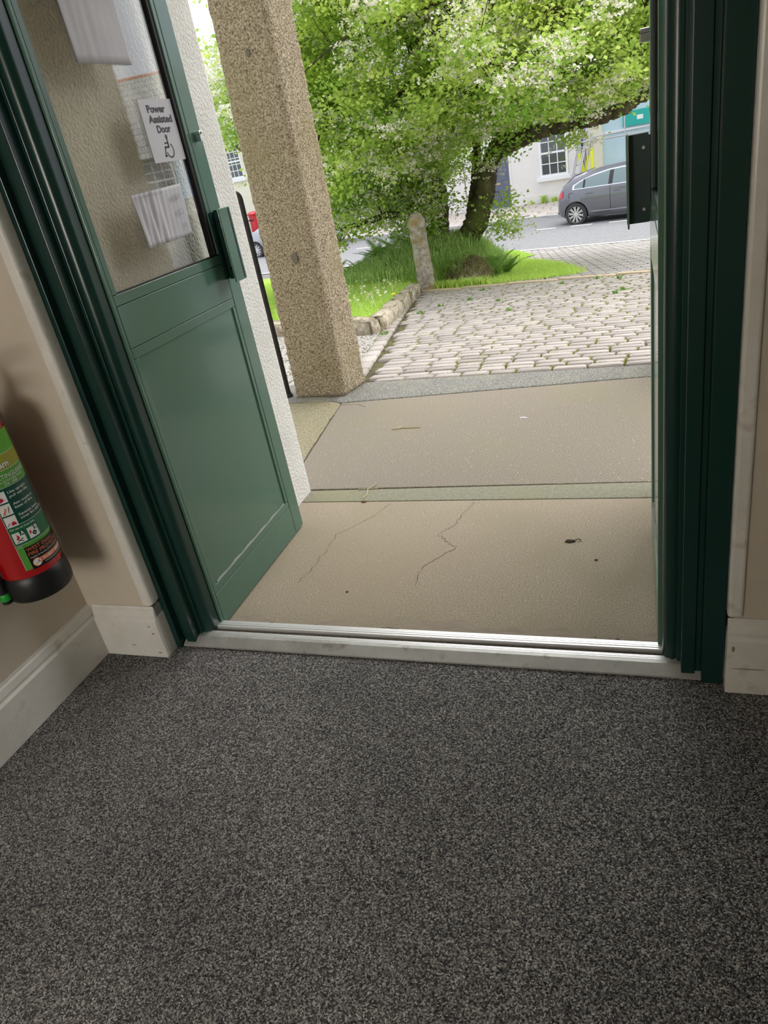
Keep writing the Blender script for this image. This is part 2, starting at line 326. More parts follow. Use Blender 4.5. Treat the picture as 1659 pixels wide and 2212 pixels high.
# ================================================================== ROOM
XL = -1.855; YW = 1.595; CEIL = 2.62
b = MB().add([(XL, -3.2, 0), (1.7, -3.2, 0), (1.7, 1.66, 0), (XL, 1.66, 0), (XL, -3.2, -.06), (1.7, -3.2, -.06), (1.7, 1.66, -.06), (XL, 1.66, -.06)],
             [(0, 1, 2, 3), (7, 6, 5, 4), (0, 4, 5, 1), (1, 5, 6, 2), (2, 6, 7, 3), (3, 7, 4, 0)])
b.build('floor', M['carpet'], kind='structure', label='dark grey flecked loop pile carpet on the entrance floor')
MB().box(XL - .25, 1.95, -3.45, 2.84, CEIL, CEIL + .2).build('ceiling', M['ceil'], kind='structure', label='plain white ceiling of the lobby')
MB().box(XL - .25, XL, -3.45, 1.64, -.05, CEIL).build('wall_left', M['wall'], kind='structure', label='cream painted wall carrying the fire extinguisher')
MB().box(1.7, 1.95, -3.45, 1.64, -.05, CEIL).build('wall_right', M['wall'], kind='structure', label='cream painted lobby wall on the hinge side of the far leaf')
wb = MB(); wb.box(XL, 1.7, -3.45, -3.2, -.05, .85); wb.box(XL, 1.7, -3.45, -3.2, 2.15, CEIL); wb.box(XL, -1.75, -3.45, -3.2, .85, 2.15); wb.box(-.35, 1.7, -3.45, -3.2, .85, 2.15)
wb.build('wall_back', M['wall'], kind='structure', label='cream painted lobby wall with a frosted window')
MB().box(-.55, 1.7, -1.2, -1.1, 0, CEIL).build('wall_light_baffle', M['wall'], kind='structure', label='cream baffle wall added out of view to block window light in the lobby')  # unseen wall, added to keep the back window's light off the right front wall
# window at the back of the lobby
w = empty('window_1', (-1.05, -3.3, .85), kind='structure', label='frosted daylit window at the back of the lobby')
fb = MB(); fb.box(-.7, .7, -.04, .06, 0, .06); fb.box(-.7, .7, -.04, .06, 1.24, 1.3); fb.box(-.7, -.64, -.04, .06, .06, 1.24); fb.box(.64, .7, -.04, .06, .06, 1.24); fb.box(-.025, .025, -.04, .06, .06, 1.24)
fb.build('window_frame', M['white'], w)
for x0, x1 in ((-.64, -.025), (.025, .64)): MB().box(x0, x1, -.01, .01, .06, 1.24).build('pane', M['frosted'], w)

# front wall: two inner pieces beside the door and the lintel; thick outer wall with deep reveal
FL, FR = -1.585, .212
fw = MB()
fw.box(XL - .25, FL, YW, 1.86, -.05, CEIL)
fw.build('wall_front_left', M['wall'], kind='structure', label='narrow cream wall strip between the left corner and the green frame')
MB().box(FR, 1.95, 1.62, 1.86, -.05, CEIL).build('wall_front_right', M['wall'], kind='structure', label='cream wall strip beside the shadowed green frame')
MB().box(FL, FR, YW, 1.86, 2.24, 3.6).build('wall_front_lintel', M['wall'], kind='structure', label='cream wall above the doorway')
def rough_block(name, x0, x1, y0, y1, z0, z1, mat, label):
    b = MB().box(x0, x1, y0, y1, z0, z1); return b.build(name, mat, bevel=.02, seg=3, kind='structure', label=label)
rough_block('wall_outer_left', -9, -1.553, 1.87, 2.853, -.3, 5.6, M['render_out'], 'rough rendered off-white outer wall behind the open glazed leaf')
rough_block('wall_outer_right', .165, 9, 1.87, 2.853, -.3, 5.6, M['render_out'], 'rough rendered outer wall behind the edge-on leaf')
MB().box(-1.553, .165, 1.87, 2.853, 3.3, 5.6).build('wall_outer_lintel', M['render_out'], kind='structure', label='rough rendered outer wall above the doorway')

# skirting boards
def skirt_profile(h=.208, d=.02):
    return [(0, 0), (d, 0), (d, h * .74), (d * .62, h * .78), (d * .72, h * .83), (d * .45, h * .93), (d * .2, h * .96), (d * .2, h), (0, h)]
def skirting(name, p0, p1, nrm, label, h=.208, d=.02):
    b = MB(); prof = skirt_profile(h, d); n = len(prof); v = []
    for p in (p0, p1):
        for dd, hh in prof: v.append((p[0] + nrm[0] * dd, p[1] + nrm[1] * dd, hh))
    f = [(i, (i + 1) % n, n + (i + 1) % n, n + i) for i in range(n)] + [tuple(range(n))[::-1], tuple(range(n, 2 * n))]
    b.add(v, f); me = b.mesh(name); bm = bmesh.new(); bm.from_mesh(me); bmesh.ops.recalc_face_normals(bm, faces=bm.faces); bm.to_mesh(me); bm.free()
    return obj(name, me, M['gloss_white'], None, False, .003, 2, kind='structure', label=label)
skirting('baseboard_left', (XL, -3.2), (XL, YW), (1, 0), 'white gloss moulded skirting board under the fire extinguisher', d=.022)
skirting('baseboard_front_left', (XL + .0225, YW), (-1.572, YW), (0, -1), 'short white moulded skirting board ending beside the green frame')
bbr = MB(); bbr.box(-1.584, -1.572, YW + .0005, 1.648, 0, .165); bbr.build('baseboard_return_left', M['gloss_white'], kind='structure', label='returned end of the short white skirting board', bevel=.002)
bt = MB().box(-1.584, -1.575, YW + .0005, 1.64, .166, .2); bt.build('trim_1', M['dust'], kind='structure', label='dusty broken corner on top of the returned skirting')
skirting('baseboard_front_right', (.198, 1.62), (1.7, 1.62), (0, -1), 'white moulded skirting board with chipped end by the shadowed frame', h=.235, d=.02)
bb2 = MB().box(.198, .21, 1.6205, 1.66, 0, .18); bb2.build('baseboard_return_right', M['gloss_white'], kind='structure', label='returned end of the chipped white skirting board', bevel=.002)
# chips and dust on skirting
for i, (x, z, w_, h_) in enumerate(((-1.605, .135, .008, .003), (-1.598, .105, .006, .004), (-1.70, .05, .010, .002), (-1.60, .022, .010, .003), (.25, .085, .05, .0016), (.213, .15, .006, .010))):
    yy = 1.5742 if x < 0 else 1.5992
    c = MB(); pts = [(x + w_ * (math.cos(q) * (.6 + .4 * random.random())), z + h_ * math.sin(q) * (.6 + .6 * random.random())) for q in np.linspace(0, 2 * math.pi, 9)[:-1]]
    c.prism(pts, yy, yy + .0012, 'y'); c.build('trim_%d' % (2 + i), M['scuff'], kind='structure', label='brown chip in the white skirting paint')
# white timber beads beside the frame
def bead(name, x0, x1, y0, y1, z0, label):
    MB().box(x0, x1, y0, y1, z0, 2.24).build(name, M['gloss_white'], kind='structure', label=label, bevel=.008, seg=3)
bead('trim_8', -1.606, FL + .018, YW - .010, 1.635, .214, 'rounded white timber bead along the left side of the doorway')
bead('trim_9', .196, .232, 1.607, 1.655, .242, 'rounded white timber bead along the shadowed side of the doorway')

# green frame: outer jamb, recessed strip, inner jamb, rounded finger-guard post
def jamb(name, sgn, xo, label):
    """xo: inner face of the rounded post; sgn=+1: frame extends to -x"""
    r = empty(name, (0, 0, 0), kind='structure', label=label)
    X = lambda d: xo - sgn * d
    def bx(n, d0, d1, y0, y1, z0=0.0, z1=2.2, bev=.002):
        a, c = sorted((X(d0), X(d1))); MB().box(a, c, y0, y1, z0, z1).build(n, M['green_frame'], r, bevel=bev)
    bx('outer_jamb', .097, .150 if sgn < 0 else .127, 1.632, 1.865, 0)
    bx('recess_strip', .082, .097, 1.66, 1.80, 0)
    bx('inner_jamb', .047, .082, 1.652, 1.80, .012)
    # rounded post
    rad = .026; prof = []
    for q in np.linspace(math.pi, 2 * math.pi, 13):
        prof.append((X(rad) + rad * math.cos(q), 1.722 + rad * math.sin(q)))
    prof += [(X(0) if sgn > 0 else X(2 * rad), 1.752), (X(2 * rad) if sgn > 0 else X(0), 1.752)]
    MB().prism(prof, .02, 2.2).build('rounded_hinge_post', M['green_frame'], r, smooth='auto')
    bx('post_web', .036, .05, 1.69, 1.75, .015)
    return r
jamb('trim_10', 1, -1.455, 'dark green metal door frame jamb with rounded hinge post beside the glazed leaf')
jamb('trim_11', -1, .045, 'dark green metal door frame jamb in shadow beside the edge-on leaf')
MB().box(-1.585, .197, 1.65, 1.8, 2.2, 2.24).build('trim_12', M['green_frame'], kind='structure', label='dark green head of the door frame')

# aluminium threshold
th = empty('trim_13', (0, 0, 0), kind='structure', label='silver aluminium threshold strip between carpet and porch')
MB().prism([(1.640, .002), (1.640, .008), (1.676, .024), (1.690, .024), (1.690, .002)], -1.548, .168, 'x').build('ramp', M['alu_ramp'], th)
for y0, y1, z in ((1.6905, 1.6955, .0245), (1.6965, 1.7015, .025), (1.7025, 1.708, .0245)): MB().box(-1.548, .14, y0, y1, .002, z).build('ridge', M['alu'], th, bevel=.0008)
MB().box(-1.53, .12, 1.708, 1.731, .002, .012).build('channel', M['screed2'], th)
for y0, y1, z in ((1.7315, 1.739, .027), (1.7402, 1.748, .028), (1.7492, 1.757, .0275), (1.7582, 1.766, .026)): MB().box(-1.47, .06, y0, y1, .002, z).build('ridge', M['alu'], th, bevel=.0008)
MB().box(-1.47, .06, 1.7662, 1.772, .002, .021).build('back_lip', M['alu'], th, bevel=.0008)

# ================================================================== DOORS
def door_leaf(name, x, face, y0, y1, label, dz=0):
    """face=+1: visible face looks to +x"""
    r = empty(name, (x, y0, dz), kind='structure', label=label)
    Wd = y1 - y0
    T = .045
    def bx(n, a0, a1, z0, z1, rec=0, back=.045, mat='green', bev=.0012, par=None):
        xs = sorted((-face * rec, -face * back)); return MB().box(xs[0], xs[1], a0, a1, z0, z1).build(n, M[mat], par or r, bevel=bev)
    g = .0018
    bx('hinge_stile', 0, .012, .008, 2.14); bx('free_stile', Wd - .078, Wd, .008, 2.14, bev=.003)
    bx('bottom_rail', .012 + g, Wd - .078 - g, .008, .135); bx('middle_rail', .012 + g, Wd - .078 - g, 1.038, 1.163); bx('top_rail', .012 + g, Wd - .078 - g, 2.04, 2.14)
    bx('groove_liner', .01, Wd - .07, .02, 2.1, .008, .04, 'black', 0)
    # beads round the panel and the pane
    for (za, zb, nm) in ((.137, .167, 'panel'), (1.163 + g, 1.195, 'pane')):
        bx(nm + '_bottom_bead', .012 + g, Wd - .078 - g, za, zb, .001, .01)
    bx('panel_top_bead', .012 + g, Wd - .078 - g, 1.006, 1.036, .001, .01); bx('pane_top_bead', .012 + g, Wd - .078 - g, 2.01, 2.038, .001, .01)
    for z0, z1, nm in ((.169, 1.004, 'panel'), (1.197, 2.008, 'pane')):
        bx(nm + '_side_bead', .012 + g, .036, z0, z1, .001, .01); bx(nm + '_side_bead', Wd - .098, Wd - .078 - g, z0, z1, .001, .01)
    bx('lower_panel', .034, Wd - .096, .165, 1.008, .0072, .012, bev=0)
    bx('gasket', Wd - .112, Wd - .098, 1.197, 2.008, .006, .012, 'black', 0)
    bx('gasket', .036, Wd - .112, 1.195, 1.1995, .006, .012, 'black', 0)
    # dust lying on the lower bead
    d = MB(); n = 60
    for k in range(n):
        ya = .05 + (Wd - .16) * k / n; h = .002 + .0025 * (1 + math.sin(k * .55)) * random.uniform(.6, 1)
        d.box(*sorted((-face * .0065, -face * .0030)), ya, ya + (Wd - .16) / n, .167, .167 + h)
    d.build('dust_line', M['dust'], r)
    # remove liner overlap by opening: pane of glass
    me = bpy.data.objects
    pane = MB().box(*sorted((-face * .016, -face * .022)), .03, Wd - .09, 1.19, 2.015).build('glass_pane', M['glass'], r)
    # pull handle: mounting flange, web, grip plate
    h = empty('pull_handle', (0, 0, 0)); h.parent = r
    hb = Wd - .128
    MB().box(*sorted((face * .0005, face * .005)), hb + .034, hb + .062, 1.108, 1.338).build('mounting_flange', M['green_frame'], h)
    MB().box(*sorted((face * .004, face * .066)), hb + .062, hb + .068, 1.103, 1.343).build('web', M['green_frame'], h)
    prof = [(face * .0585, hb - .004), (face * .0625, hb - .003), (face * .0645, hb), (face * .0645, hb + .078), (face * .0605, hb + .078), (face * .0600, hb + .003)]
    MB().prism(prof, 1.098, 1.348).build('grip_plate', M['green'], h, bevel=.0015)
    for z in (1.14, 1.306):
        MB().lathe([(.0045, -.0125), (.0075, -.0124), (.0075, -.009), (.004, -.0088), (.004, -.006)], (face * .018, hb + .0745, z), 12, 'y').build('bolt', M['steel'], h)
    # lock cylinder
    lk = empty('lock_cylinder', (0, 0, 0)); lk.parent = r
    yc = Wd - .045; zc = 1.588
    oval = [(yc + .0085 * math.cos(q), zc + .0085 * math.sin(q)) for q in np.linspace(-.6, math.pi + .6, 14)] + [(yc - .005, zc - .0245), (yc + .005, zc - .0245)]
    MB().prism(oval, *sorted((0, face * .024)), 'x').build('barrel', M['chrome'], lk, bevel=.0008)
    MB().lathe([(.0062, 0), (.0062, .002), (.005, .0025), (.003, .001)], (face * .0238, yc, zc), 16, 'x').build('key_face', M['steel'], lk)
    MB().box(*sorted((face * .024, face * .0268)), yc - .0008, yc + .0008, zc - .004, zc + .004).build('key_slot', M['black'], lk)
    return r
# liner must not cover the pane: it is built in two bands
def fix_liner(r, Wd, face):
    for c in [c for c in r.children if c.name.startswith('groove_liner')]: bpy.data.objects.remove(c)
    for a0, a1, z0, z1 in ((.01, Wd - .07, .02, 1.195), (.01, Wd - .07, 2.01, 2.1), (.01, .036, 1.195, 2.01), (Wd - .098, Wd - .07, 1.195, 2.01)):
        MB().box(*sorted((-face * .012, -face * .040)), a0, a1, z0, z1).build('groove_liner', M['black'], r)
Y0, Y1 = 1.757, 2.502
XD = -1.447
dl = door_leaf('door_1', XD, 1, Y0, Y1, 'open dark green metal door leaf with a glazed upper half and notices'); fix_liner(dl, Y1 - Y0, 1)
dr = door_leaf('door_2', .034, -1, Y0, 2.47, 'open dark green door leaf seen edge-on with a protruding pull handle'); fix_liner(dr, 2.47 - Y0, -1)
dr.rotation_euler = (0, 0, math.radians(.75))

# ------------------------------------------------------------------ text
def text_geo(s, bold=0.0):
    c = bpy.data.curves.new('txt', 'FONT'); c.body = s; c.size = 1; c.offset = bold; c.resolution_u = 3
    o = bpy.data.objects.new('txt', c); COL.objects.link(o); dg = bpy.context.evaluated_depsgraph_get(); dg.update()
    me = bpy.data.meshes.new_from_object(o.evaluated_get(dg)); v = np.array([p.co[:2] for p in me.vertices]).reshape(-1, 2); f = [tuple(p.vertices) for p in me.polygons]
    bpy.data.objects.remove(o); bpy.data.curves.remove(c); bpy.data.meshes.remove(me); return v, f
def norm_text(s, bold, w, h):
    """scale text to width w and cap height h (cap height of the font is about .73)"""
    v, f = text_geo(s, bold); x0, x1 = v[:, 0].min(), v[:, 0].max(); v = v.copy()
    v[:, 0] = (v[:, 0] - x0) / (x1 - x0) * w; v[:, 1] = v[:, 1] / .70 * h; return v, f

# ------------------------------------------------------------------ notices on the glass of the open leaf (face plane x)
GX = XD - .016 + .0006
def flat_on_glass(pts, x): return [(x, p[0], p[1]) for p in pts]
def plate(name, y0, y1, z0, z1, mat, x=GX, th=.0006, parent=None, **k):
    return MB().box(x, x + th, y0, y1, z0, z1).build(name, M[mat], parent, **k)
sg = plate('door_sign', 2.199, 2.386, 1.518, 1.699, 'sign_paper', label='white sign reading Power Assisted Door with a wheelchair symbol', cat='sign')
tx = GX + .0010
def sign_text(s, y0, z0, w, h, mat, parent, bold=.012, mirror=False, name='lettering', x=None):
    v, f = norm_text(s, bold, w, h)
    if mirror: v[:, 0] = w - v[:, 0]; f = [q[::-1] for q in f]
    b = MB().add([(tx if x is None else x, y0 + a, z0 + c) for a, c in v], f); return b.build(name, M[mat], parent)
sign_text('Power', 2.236, 1.6615, .104, .0205, 'ink', sg, .042)
sign_text('Assisted', 2.230, 1.6325, .136, .0205, 'ink', sg, .042)
sign_text('Door', 2.262, 1.6035, .080, .0205, 'ink', sg, .042)
wc = MB()
def arc_strip(b, cy, cz, r0, r1, a0, a1, n=24):
    v = []; 
    for q in np.linspace(a0, a1, n): v += [(tx, cy + r0 * math.cos(q), cz + r0 * math.sin(q)), (tx, cy + r1 * math.cos(q), cz + r1 * math.sin(q))]
    b.add(v, [(2 * i, 2 * i + 1, 2 * i + 3, 2 * i + 2) for i in range(n - 1)])
def seg_strip(b, p, q, w):
    d = np.array(q) - np.array(p); d = d / np.linalg.norm(d); n = np.array((-d[1], d[0])) * w / 2
    b.add([(tx, *(np.array(p) - n)), (tx, *(np.array(q) - n)), (tx, *(np.array(q) + n)), (tx, *(np.array(p) + n))], [(0, 1, 2, 3)])
cy, cz = 2.300, 1.5505
arc_strip(wc, cy + .004, cz, .0185, .0235, -2.9, 1.0)
arc_strip(wc, cy + .002, cz + .0400, 0, .0066, 0, 6.3)
seg_strip(wc, (cy + .002, cz + .036), (cy + .002, cz + .010), .0075)
seg_strip(wc, (cy + .002, cz + .0215), (cy - .018, cz + .0215), .005)
seg_strip(wc, (cy + .005, cz + .0095), (cy - .021, cz + .0095), .006)
seg_strip(wc, (cy - .019, cz + .0120), (cy - .029, cz - .017), .006)
seg_strip(wc, (cy - .031, cz - .016), (cy - .019, cz - .016), .005)
wc.build('wheelchair_symbol', M['ink'], sg)
# large notice at the top of the pane (seen from its blank back), with faint vertical folds
def sheet(name, corners, mat, label, cat, wave=.004, nf=3.2, ny=40, nz_=10, x=GX + .0008):
    (a, b_, c, d) = [np.array(p) for p in corners]  # BL, BR, TR, TL
    def fn(u, v):
        p = (a * (1 - u) + b_ * u) * (1 - v) + (d * (1 - u) + c * u) * v
        amp = wave * (.35 + .65 * math.sin(math.pi * min(1, u * 1.35)) ** 2)
        w_ = .5 + .27 * math.sin(u * nf * 6.28 + v * 2.6 + 2.4 * math.sin(3.1 * u + .6 * v)) + .23 * math.sin(u * nf * 15.1 - 3.0 * v + 1.3 * math.sin(7 * u))
        return (x + amp * w_ * (1.15 - u * .9), p[0], p[1])
    bb = MB().grid(fn, np.linspace(0, 1, ny), np.linspace(0, 1, nz_))
    o = bb.build(name, M[mat], None, smooth=True, label=label, cat=cat)
    sd = o.modifiers.new('thickness', 'SOLIDIFY'); sd.thickness = .0004; return o
sheet('paper_notice', ((1.969, 1.789), (2.228, 1.791), (2.232, 2.003), (1.965, 2.003)), 'paper', 'large blank-backed white notice taped across the top of the glass', 'notice', .003, 3)
pn = sheet('crumpled_notice', ((2.03, 1.285), (2.296, 1.288), (2.305, 1.449), (2.022, 1.442)), 'paper', 'crumpled white paper taped to the lower glass beside the pull handle', 'notice', .009, 4.2, 110, 16)
for s, y, z, wd in (('RIN', 2.218, 1.402, .052), ('OI', 2.232, 1.356, .036), ('F', 2.252, 1.311, .016)):
    sign_text(s, y, z, wd, .019, 'faint_ink', pn, .0, True, 'show_through_print', x=GX + .0085)
for (y0, y1, z0, z1) in ((2.05, 2.17, 1.43, 1.455), (2.035, 2.12, 1.278, 1.30), (2.13, 2.22, 1.279, 1.30)):
    MB().grid(lambda u, v: (GX + .0125 + .00025 * math.sin(u * 14 + v * 5), y0 + (y1 - y0) * u, z0 + (z1 - z0) * v), np.linspace(0, 1, 20), np.linspace(0, 1, 5)).build('sticky_tape', M['tape'], pn, smooth=True)
# worn white patch of old paint low on the wall behind the pane
pp = [(2.0 + .10 * math.cos(q) * (.8 + .2 * random.random()), 1.245 + .022 * math.sin(q) * (.7 + .4 * random.random()) + .06 * math.cos(q) * .35) for q in np.linspace(0, 6.283, 26)[:-1]]

# ================================================================== FIRE EXTINGUISHER
AX, AY, RC = -1.747, 1.376, .0885
ex = empty('fire_extinguisher', (AX, AY, .435), label='red foam fire extinguisher with green label and black base on the cream wall', cat='extinguisher')
MB().lathe([(.02, .082), (RC, .0822), (RC, .50), (.085, .525), (.07, .548), (.045, .562), (.026, .566), (.026, .585)], (0, 0, 0), 64).build('cylinder', M['ext_red'], ex, smooth='auto')
MB().lathe([(.078, .0), (.090, .003), (.0965, .012), (.098, .03), (.0965, .06), (.0925, .078), (.0895, .083), (.086, .083)], (0, 0, 0), 64).build('base_skirt', M['ext_black'], ex, smooth='auto')
MB().lathe([(.024, .58), (.024, .60), (.018, .602), (.018, .635)], (0, 0, 0), 24).build('valve', M['brass'], ex, smooth='auto')
MB().prism([(-.03, .63), (.02, .66), (.13, .69), (.13, .70), (.0, .675), (-.035, .645)], -.012, .012, 'y').build('lever', M['ext_black'], ex, bevel=.002)
MB().prism([(-.02, .61), (.11, .60), (.12, .608), (.0, .632)], -.012, .012, 'y').build('carry_handle', M['ext_black'], ex, bevel=.002)
MB().lathe([(.014, 0), (.014, .006)], (.018, 0, .615), 20, 'x').build('pressure_gauge', M['chrome'], ex)
ha = math.radians(-112)
hx, hy = (RC + .016) * math.cos(ha), (RC + .016) * math.sin(ha)
MB().tube([(0, -.02, .615), (.01, -.07, .62), (hx * .9, hy * 1.0, .56), (hx, hy, .45), (hx, hy, .2), (hx, hy, .115)], .0105, 12).build('hose', M['ext_black'], ex, smooth=True)
ha2 = math.radians(-98); hx2, hy2 = (RC + .024) * math.cos(ha2), (RC + .024) * math.sin(ha2)
nzl = MB().lathe([(.010, .12), (.0135, .118), (.0135, .05), (.016, .048), (.016, .012), (.012, .008)], (hx, hy, 0), 20).build('nozzle', M['ext_black'], ex, smooth='auto')
MB().lathe([(.0165, .044), (.0172, .043), (.0172, .022), (.0165, .021)], (hx, hy, 0), 20).build('nozzle_ring', M['nozzle_green'], nzl, smooth='auto')
MB().box(-.105, -.086, -.03, .03, .18, .52).build('wall_bracket', M['ext_black'], ex)
# label printed round the cylinder (angles in degrees, heights above the base 0.435)
Z0 = .435
def cyl_patch(a0, a1, z0, z1, mat, name, off, parent, n=None):
    n = n or max(3, int(abs(a1 - a0) / 4) + 2); v = []
    for a in np.linspace(math.radians(a0), math.radians(a1), n):
        for z in (z0, z1): v.append(((RC + off) * math.cos(a), (RC + off) * math.sin(a), z - Z0))
    f = [(2 * i, 2 * i + 2, 2 * i + 3, 2 * i + 1) for i in range(n - 1)]
    return MB().add(v, f).build(name, M[mat], parent, smooth=True)
lab = cyl_patch(-51, 66, .541, .945, 'lab_green', 'label', .0004, ex)
def cp(a0, a1, z0, z1, mat, name='printed_panel', off=.0008): return cyl_patch(a0, a1, z0, z1, mat, name, off, lab)
def ctext(s, a0, z0, wdeg, h, mat, off=.0016, bold=.01, name='lettering', pa=None):
    v, f = norm_text(s, bold, math.radians(wdeg), h); a = math.radians(a0) + v[:, 0]
    vv = np.stack([(RC + off) * np.cos(a), (RC + off) * np.sin(a), z0 - Z0 + v[:, 1]], 1); return MB().add(vv, f).build(name, M[mat], lab)
def cpoly(pts, mat, off=.0020, name='pictogram'):
    v = [((RC + off) * math.cos(math.radians(a)), (RC + off) * math.sin(math.radians(a)), z - Z0) for a, z in pts]
    return MB().add(v, [tuple(range(len(v)))]).build(name, M[mat], lab)
cp(-51, 66, .886, .945, 'lab_lime'); cp(-51, 66, .843, .885, 'lab_olive'); cp(-51, 66, .797, .842, 'lab_green')
cp(-51, 66, .683, .796, 'lab_dark'); cp(-51, 66, .621, .682, 'lab_mid'); cp(-51, 66, .6215, .6225, 'lab_white', 'rule', .0012)
for z in (.8852, .842, .7962, .6822): cp(-51, 66, z, z + .0010, 'lab_white', 'rule', .0012)
cp(-51, -50.4, .541, .945, 'lab_white', 'rule', .0012)
ctext('Foam', -36, .850, 37, .016, 'lab_black', .0012, .05); ctext('Foam', -36.5, .8505, 37, .016, 'lab_white', .0018, .03)
ctext('EXTINGUISHER', -36, .8195, 74, .0125, 'lab_white', bold=0); ctext('6 litres ECOCARE FOAM', -41, .8098, 62, .0064, 'lab_white', bold=0); ctext('27A : 183B', -23, .8008, 27, .0066, 'lab_white', bold=.005)
ctext('Use upright,', -24, .777, 42, .0074, 'lab_white'); ctext('pull out clip.', -23.6, .7650, 43, .0074, 'lab_white')
ctext('Aim nozzle at', -23, .7410, 46, .0074, 'lab_white'); ctext('base of fire.', -22.5, .7300, 42, .0074, 'lab_white')
ctext('Squeeze lever,', -22, .7060, 48, .0074, 'lab_white'); ctext('cover fire with foam', -21.5, .6950, 66, .0074, 'lab_white')
ctext('For use on these fires', -47, .6715, 47, .0052, 'lab_white')
for z0 in (.756, .719, .682):
    cp(-48.5, -28.5, z0, z0 + .0325, 'lab_white', 'instruction_picture', .0012)
cpoly([(-46, .762), (-40, .759), (-34, .764), (-37, .772), (-44, .772)], 'lab_red')
cpoly([(-46, .722), (-42, .722), (-37, .738), (-39, .741)], 'lab_orange'); cpoly([(-36, .725), (-35, .725), (-32, .742), (-33, .742)], 'lab_black')
cpoly([(-40, .686), (-30.5, .687), (-32, .694), (-35, .698), (-38, .696)], 'lab_red'); cpoly([(-47, .687), (-46, .6865), (-41, .695), (-42, .696)], 'lab_black')
for a0, ch in ((-47.5, 'A'), (-20.5, 'B')):
    cp(a0, a0 + 21, .629, .662, 'lab_white', 'fire_class_picture', .0012); cp(a0 + 13, a0 + 22.5, .650, .666, 'lab_dark', 'fire_class_tab', .0016)
    ctext(ch, a0 + 15, .6525, 6, .0105, 'lab_white', .0021, .03)
cpoly([(-43, .640), (-38, .642), (-36.5, .648), (-38.5, .652), (-41, .658), (-40.5, .649)], 'lab_red')
cpoly([(-45, .632), (-43.5, .6315), (-31, .641), (-32, .643)], 'lab_black'); cpoly([(-33, .632), (-31.5, .633), (-43, .643), (-44, .642)], 'lab_black')
cpoly([(-14, .641), (-9, .633), (-4, .641), (-9, .649)], 'lab_black'); cpoly([(-11, .6405), (-9, .6385), (-7, .6405), (-9, .6425)], 'lab_white', .0024)
cpoly([(-18, .642), (-15.5, .644), (-14.5, .652), (-17, .654)], 'lab_red')
ctext('MODEL', -48, .6145, 9, .0035, 'lab_white', bold=0)
cp(-51, -38, .541, .6205, 'lab_green', 'printed_panel', .0010)
# service sticker
st = cyl_patch(-38.5, 66, .5385, .611, 'lab_black', 'service_sticker', .0026, ex)
_lab = lab; lab = st
ctext('WEST Devon', -36.5, .5975, 56, .0105, 'lab_orange', .0034, 0); ctext('FIRE PROTECTION', -36, .5825, 84, .0105, 'lab_orange', .0034, 0)
ctext('Supply & Service of Fire Safety Equipment', -35.5, .5735, 84, .0048, 'lab_white', .0034, .0)
cp(-22, 66, .5520, .5665, 'lab_orange', 'telephone_band', .0032); ctext('01837 880088', -15, .5548, 62, .0090, 'lab_white', .0038, .01)
cpoly([(-27 + 8.4 * math.cos(q), .5565 + .0132 * math.sin(q)) for q in np.linspace(0, 6.283, 25)[:-1]], 'lab_orange', .0036, 'roundel_rim')
cpoly([(-27 + 7.2 * math.cos(q), .5565 + .0114 * math.sin(q)) for q in np.linspace(0, 6.283, 25)[:-1]], 'lab_white', .0040, 'roundel')
cpoly([(-23.5, .553), (-22, .553), (-23, .563), (-24.5, .563)], 'lab_red', .0044); cpoly([(-32, .549), (-29, .549), (-29.5, .553), (-31.5, .553)], 'plate_y', .0044); cpoly([(-29, .553), (-28.8, .552), (-24, .557), (-24.2, .558)], 'lab_black', .0044)
cp(-14, 50, .5462, .5475, 'lab_white', 'small_print', .0032)
lab = _lab

# ================================================================== PORCH
def ground_poly(name, poly, z1, z0, mat, label, bevel=.004):
    return MB().prism(poly, z0, z1).build(name, mat, kind='structure', label=label, bevel=bevel)
s1 = ground_poly('porch_slab', [(-1.553, 1.7725), (.165, 1.7725), (.165, 2.715), (-1.553, 2.722)], 0, -.15, M['screed1'], 'brown gritty screed slab just outside the threshold')
ground_poly('porch_step', [(-1.553, 2.727), (.165, 2.720), (3, 2.715), (3, 2.861), (.165, 2.860), (-1.553, 2.845), (-1.6, 2.845)], .0, -.15, M['step_stone'], 'narrow algae-stained grey stone strip at the outer wall line')
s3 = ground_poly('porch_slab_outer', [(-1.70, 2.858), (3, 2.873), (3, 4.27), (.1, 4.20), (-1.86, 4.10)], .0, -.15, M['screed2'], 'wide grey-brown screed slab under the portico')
ground_poly('porch_side_stone', [(-1.707, 2.860), (-1.867, 4.10), (-1.95, 4.145), (-2.42, 4.17), (-2.3, 2.856)], .002, -.15, M['granite_side'], 'algae-stained granite strip between pillar and outer wall', .008)
ground_poly('porch_corner_stone', [(-2.43, 4.17), (-2.31, 2.856), (-4.5, 2.856), (-4.5, 4.5)], -.006, -.15, M['step_stone'], 'grey broken flagstone beyond the pillar foot', .008)
ground_poly('porch_edge_kerb', [(-2.44, 4.18), (-1.95, 4.152), (-1.864, 4.108), (.1, 4.208), (3, 4.28), (3, 4.41), (.1, 4.418), (-1.84, 4.495), (-2.45, 4.58)], .003, -.3, M['granite_kerb'], 'grey tooled granite edging between porch slab and cobbles', .012)
# bed under the slabs
ground_poly('porch_bed', [(-4.5, 1.772), (3, 1.772), (3, 4.4), (-4.5, 4.5)], -.02, -.4, M['crack'], 'dark bed in the slab joints', 0)
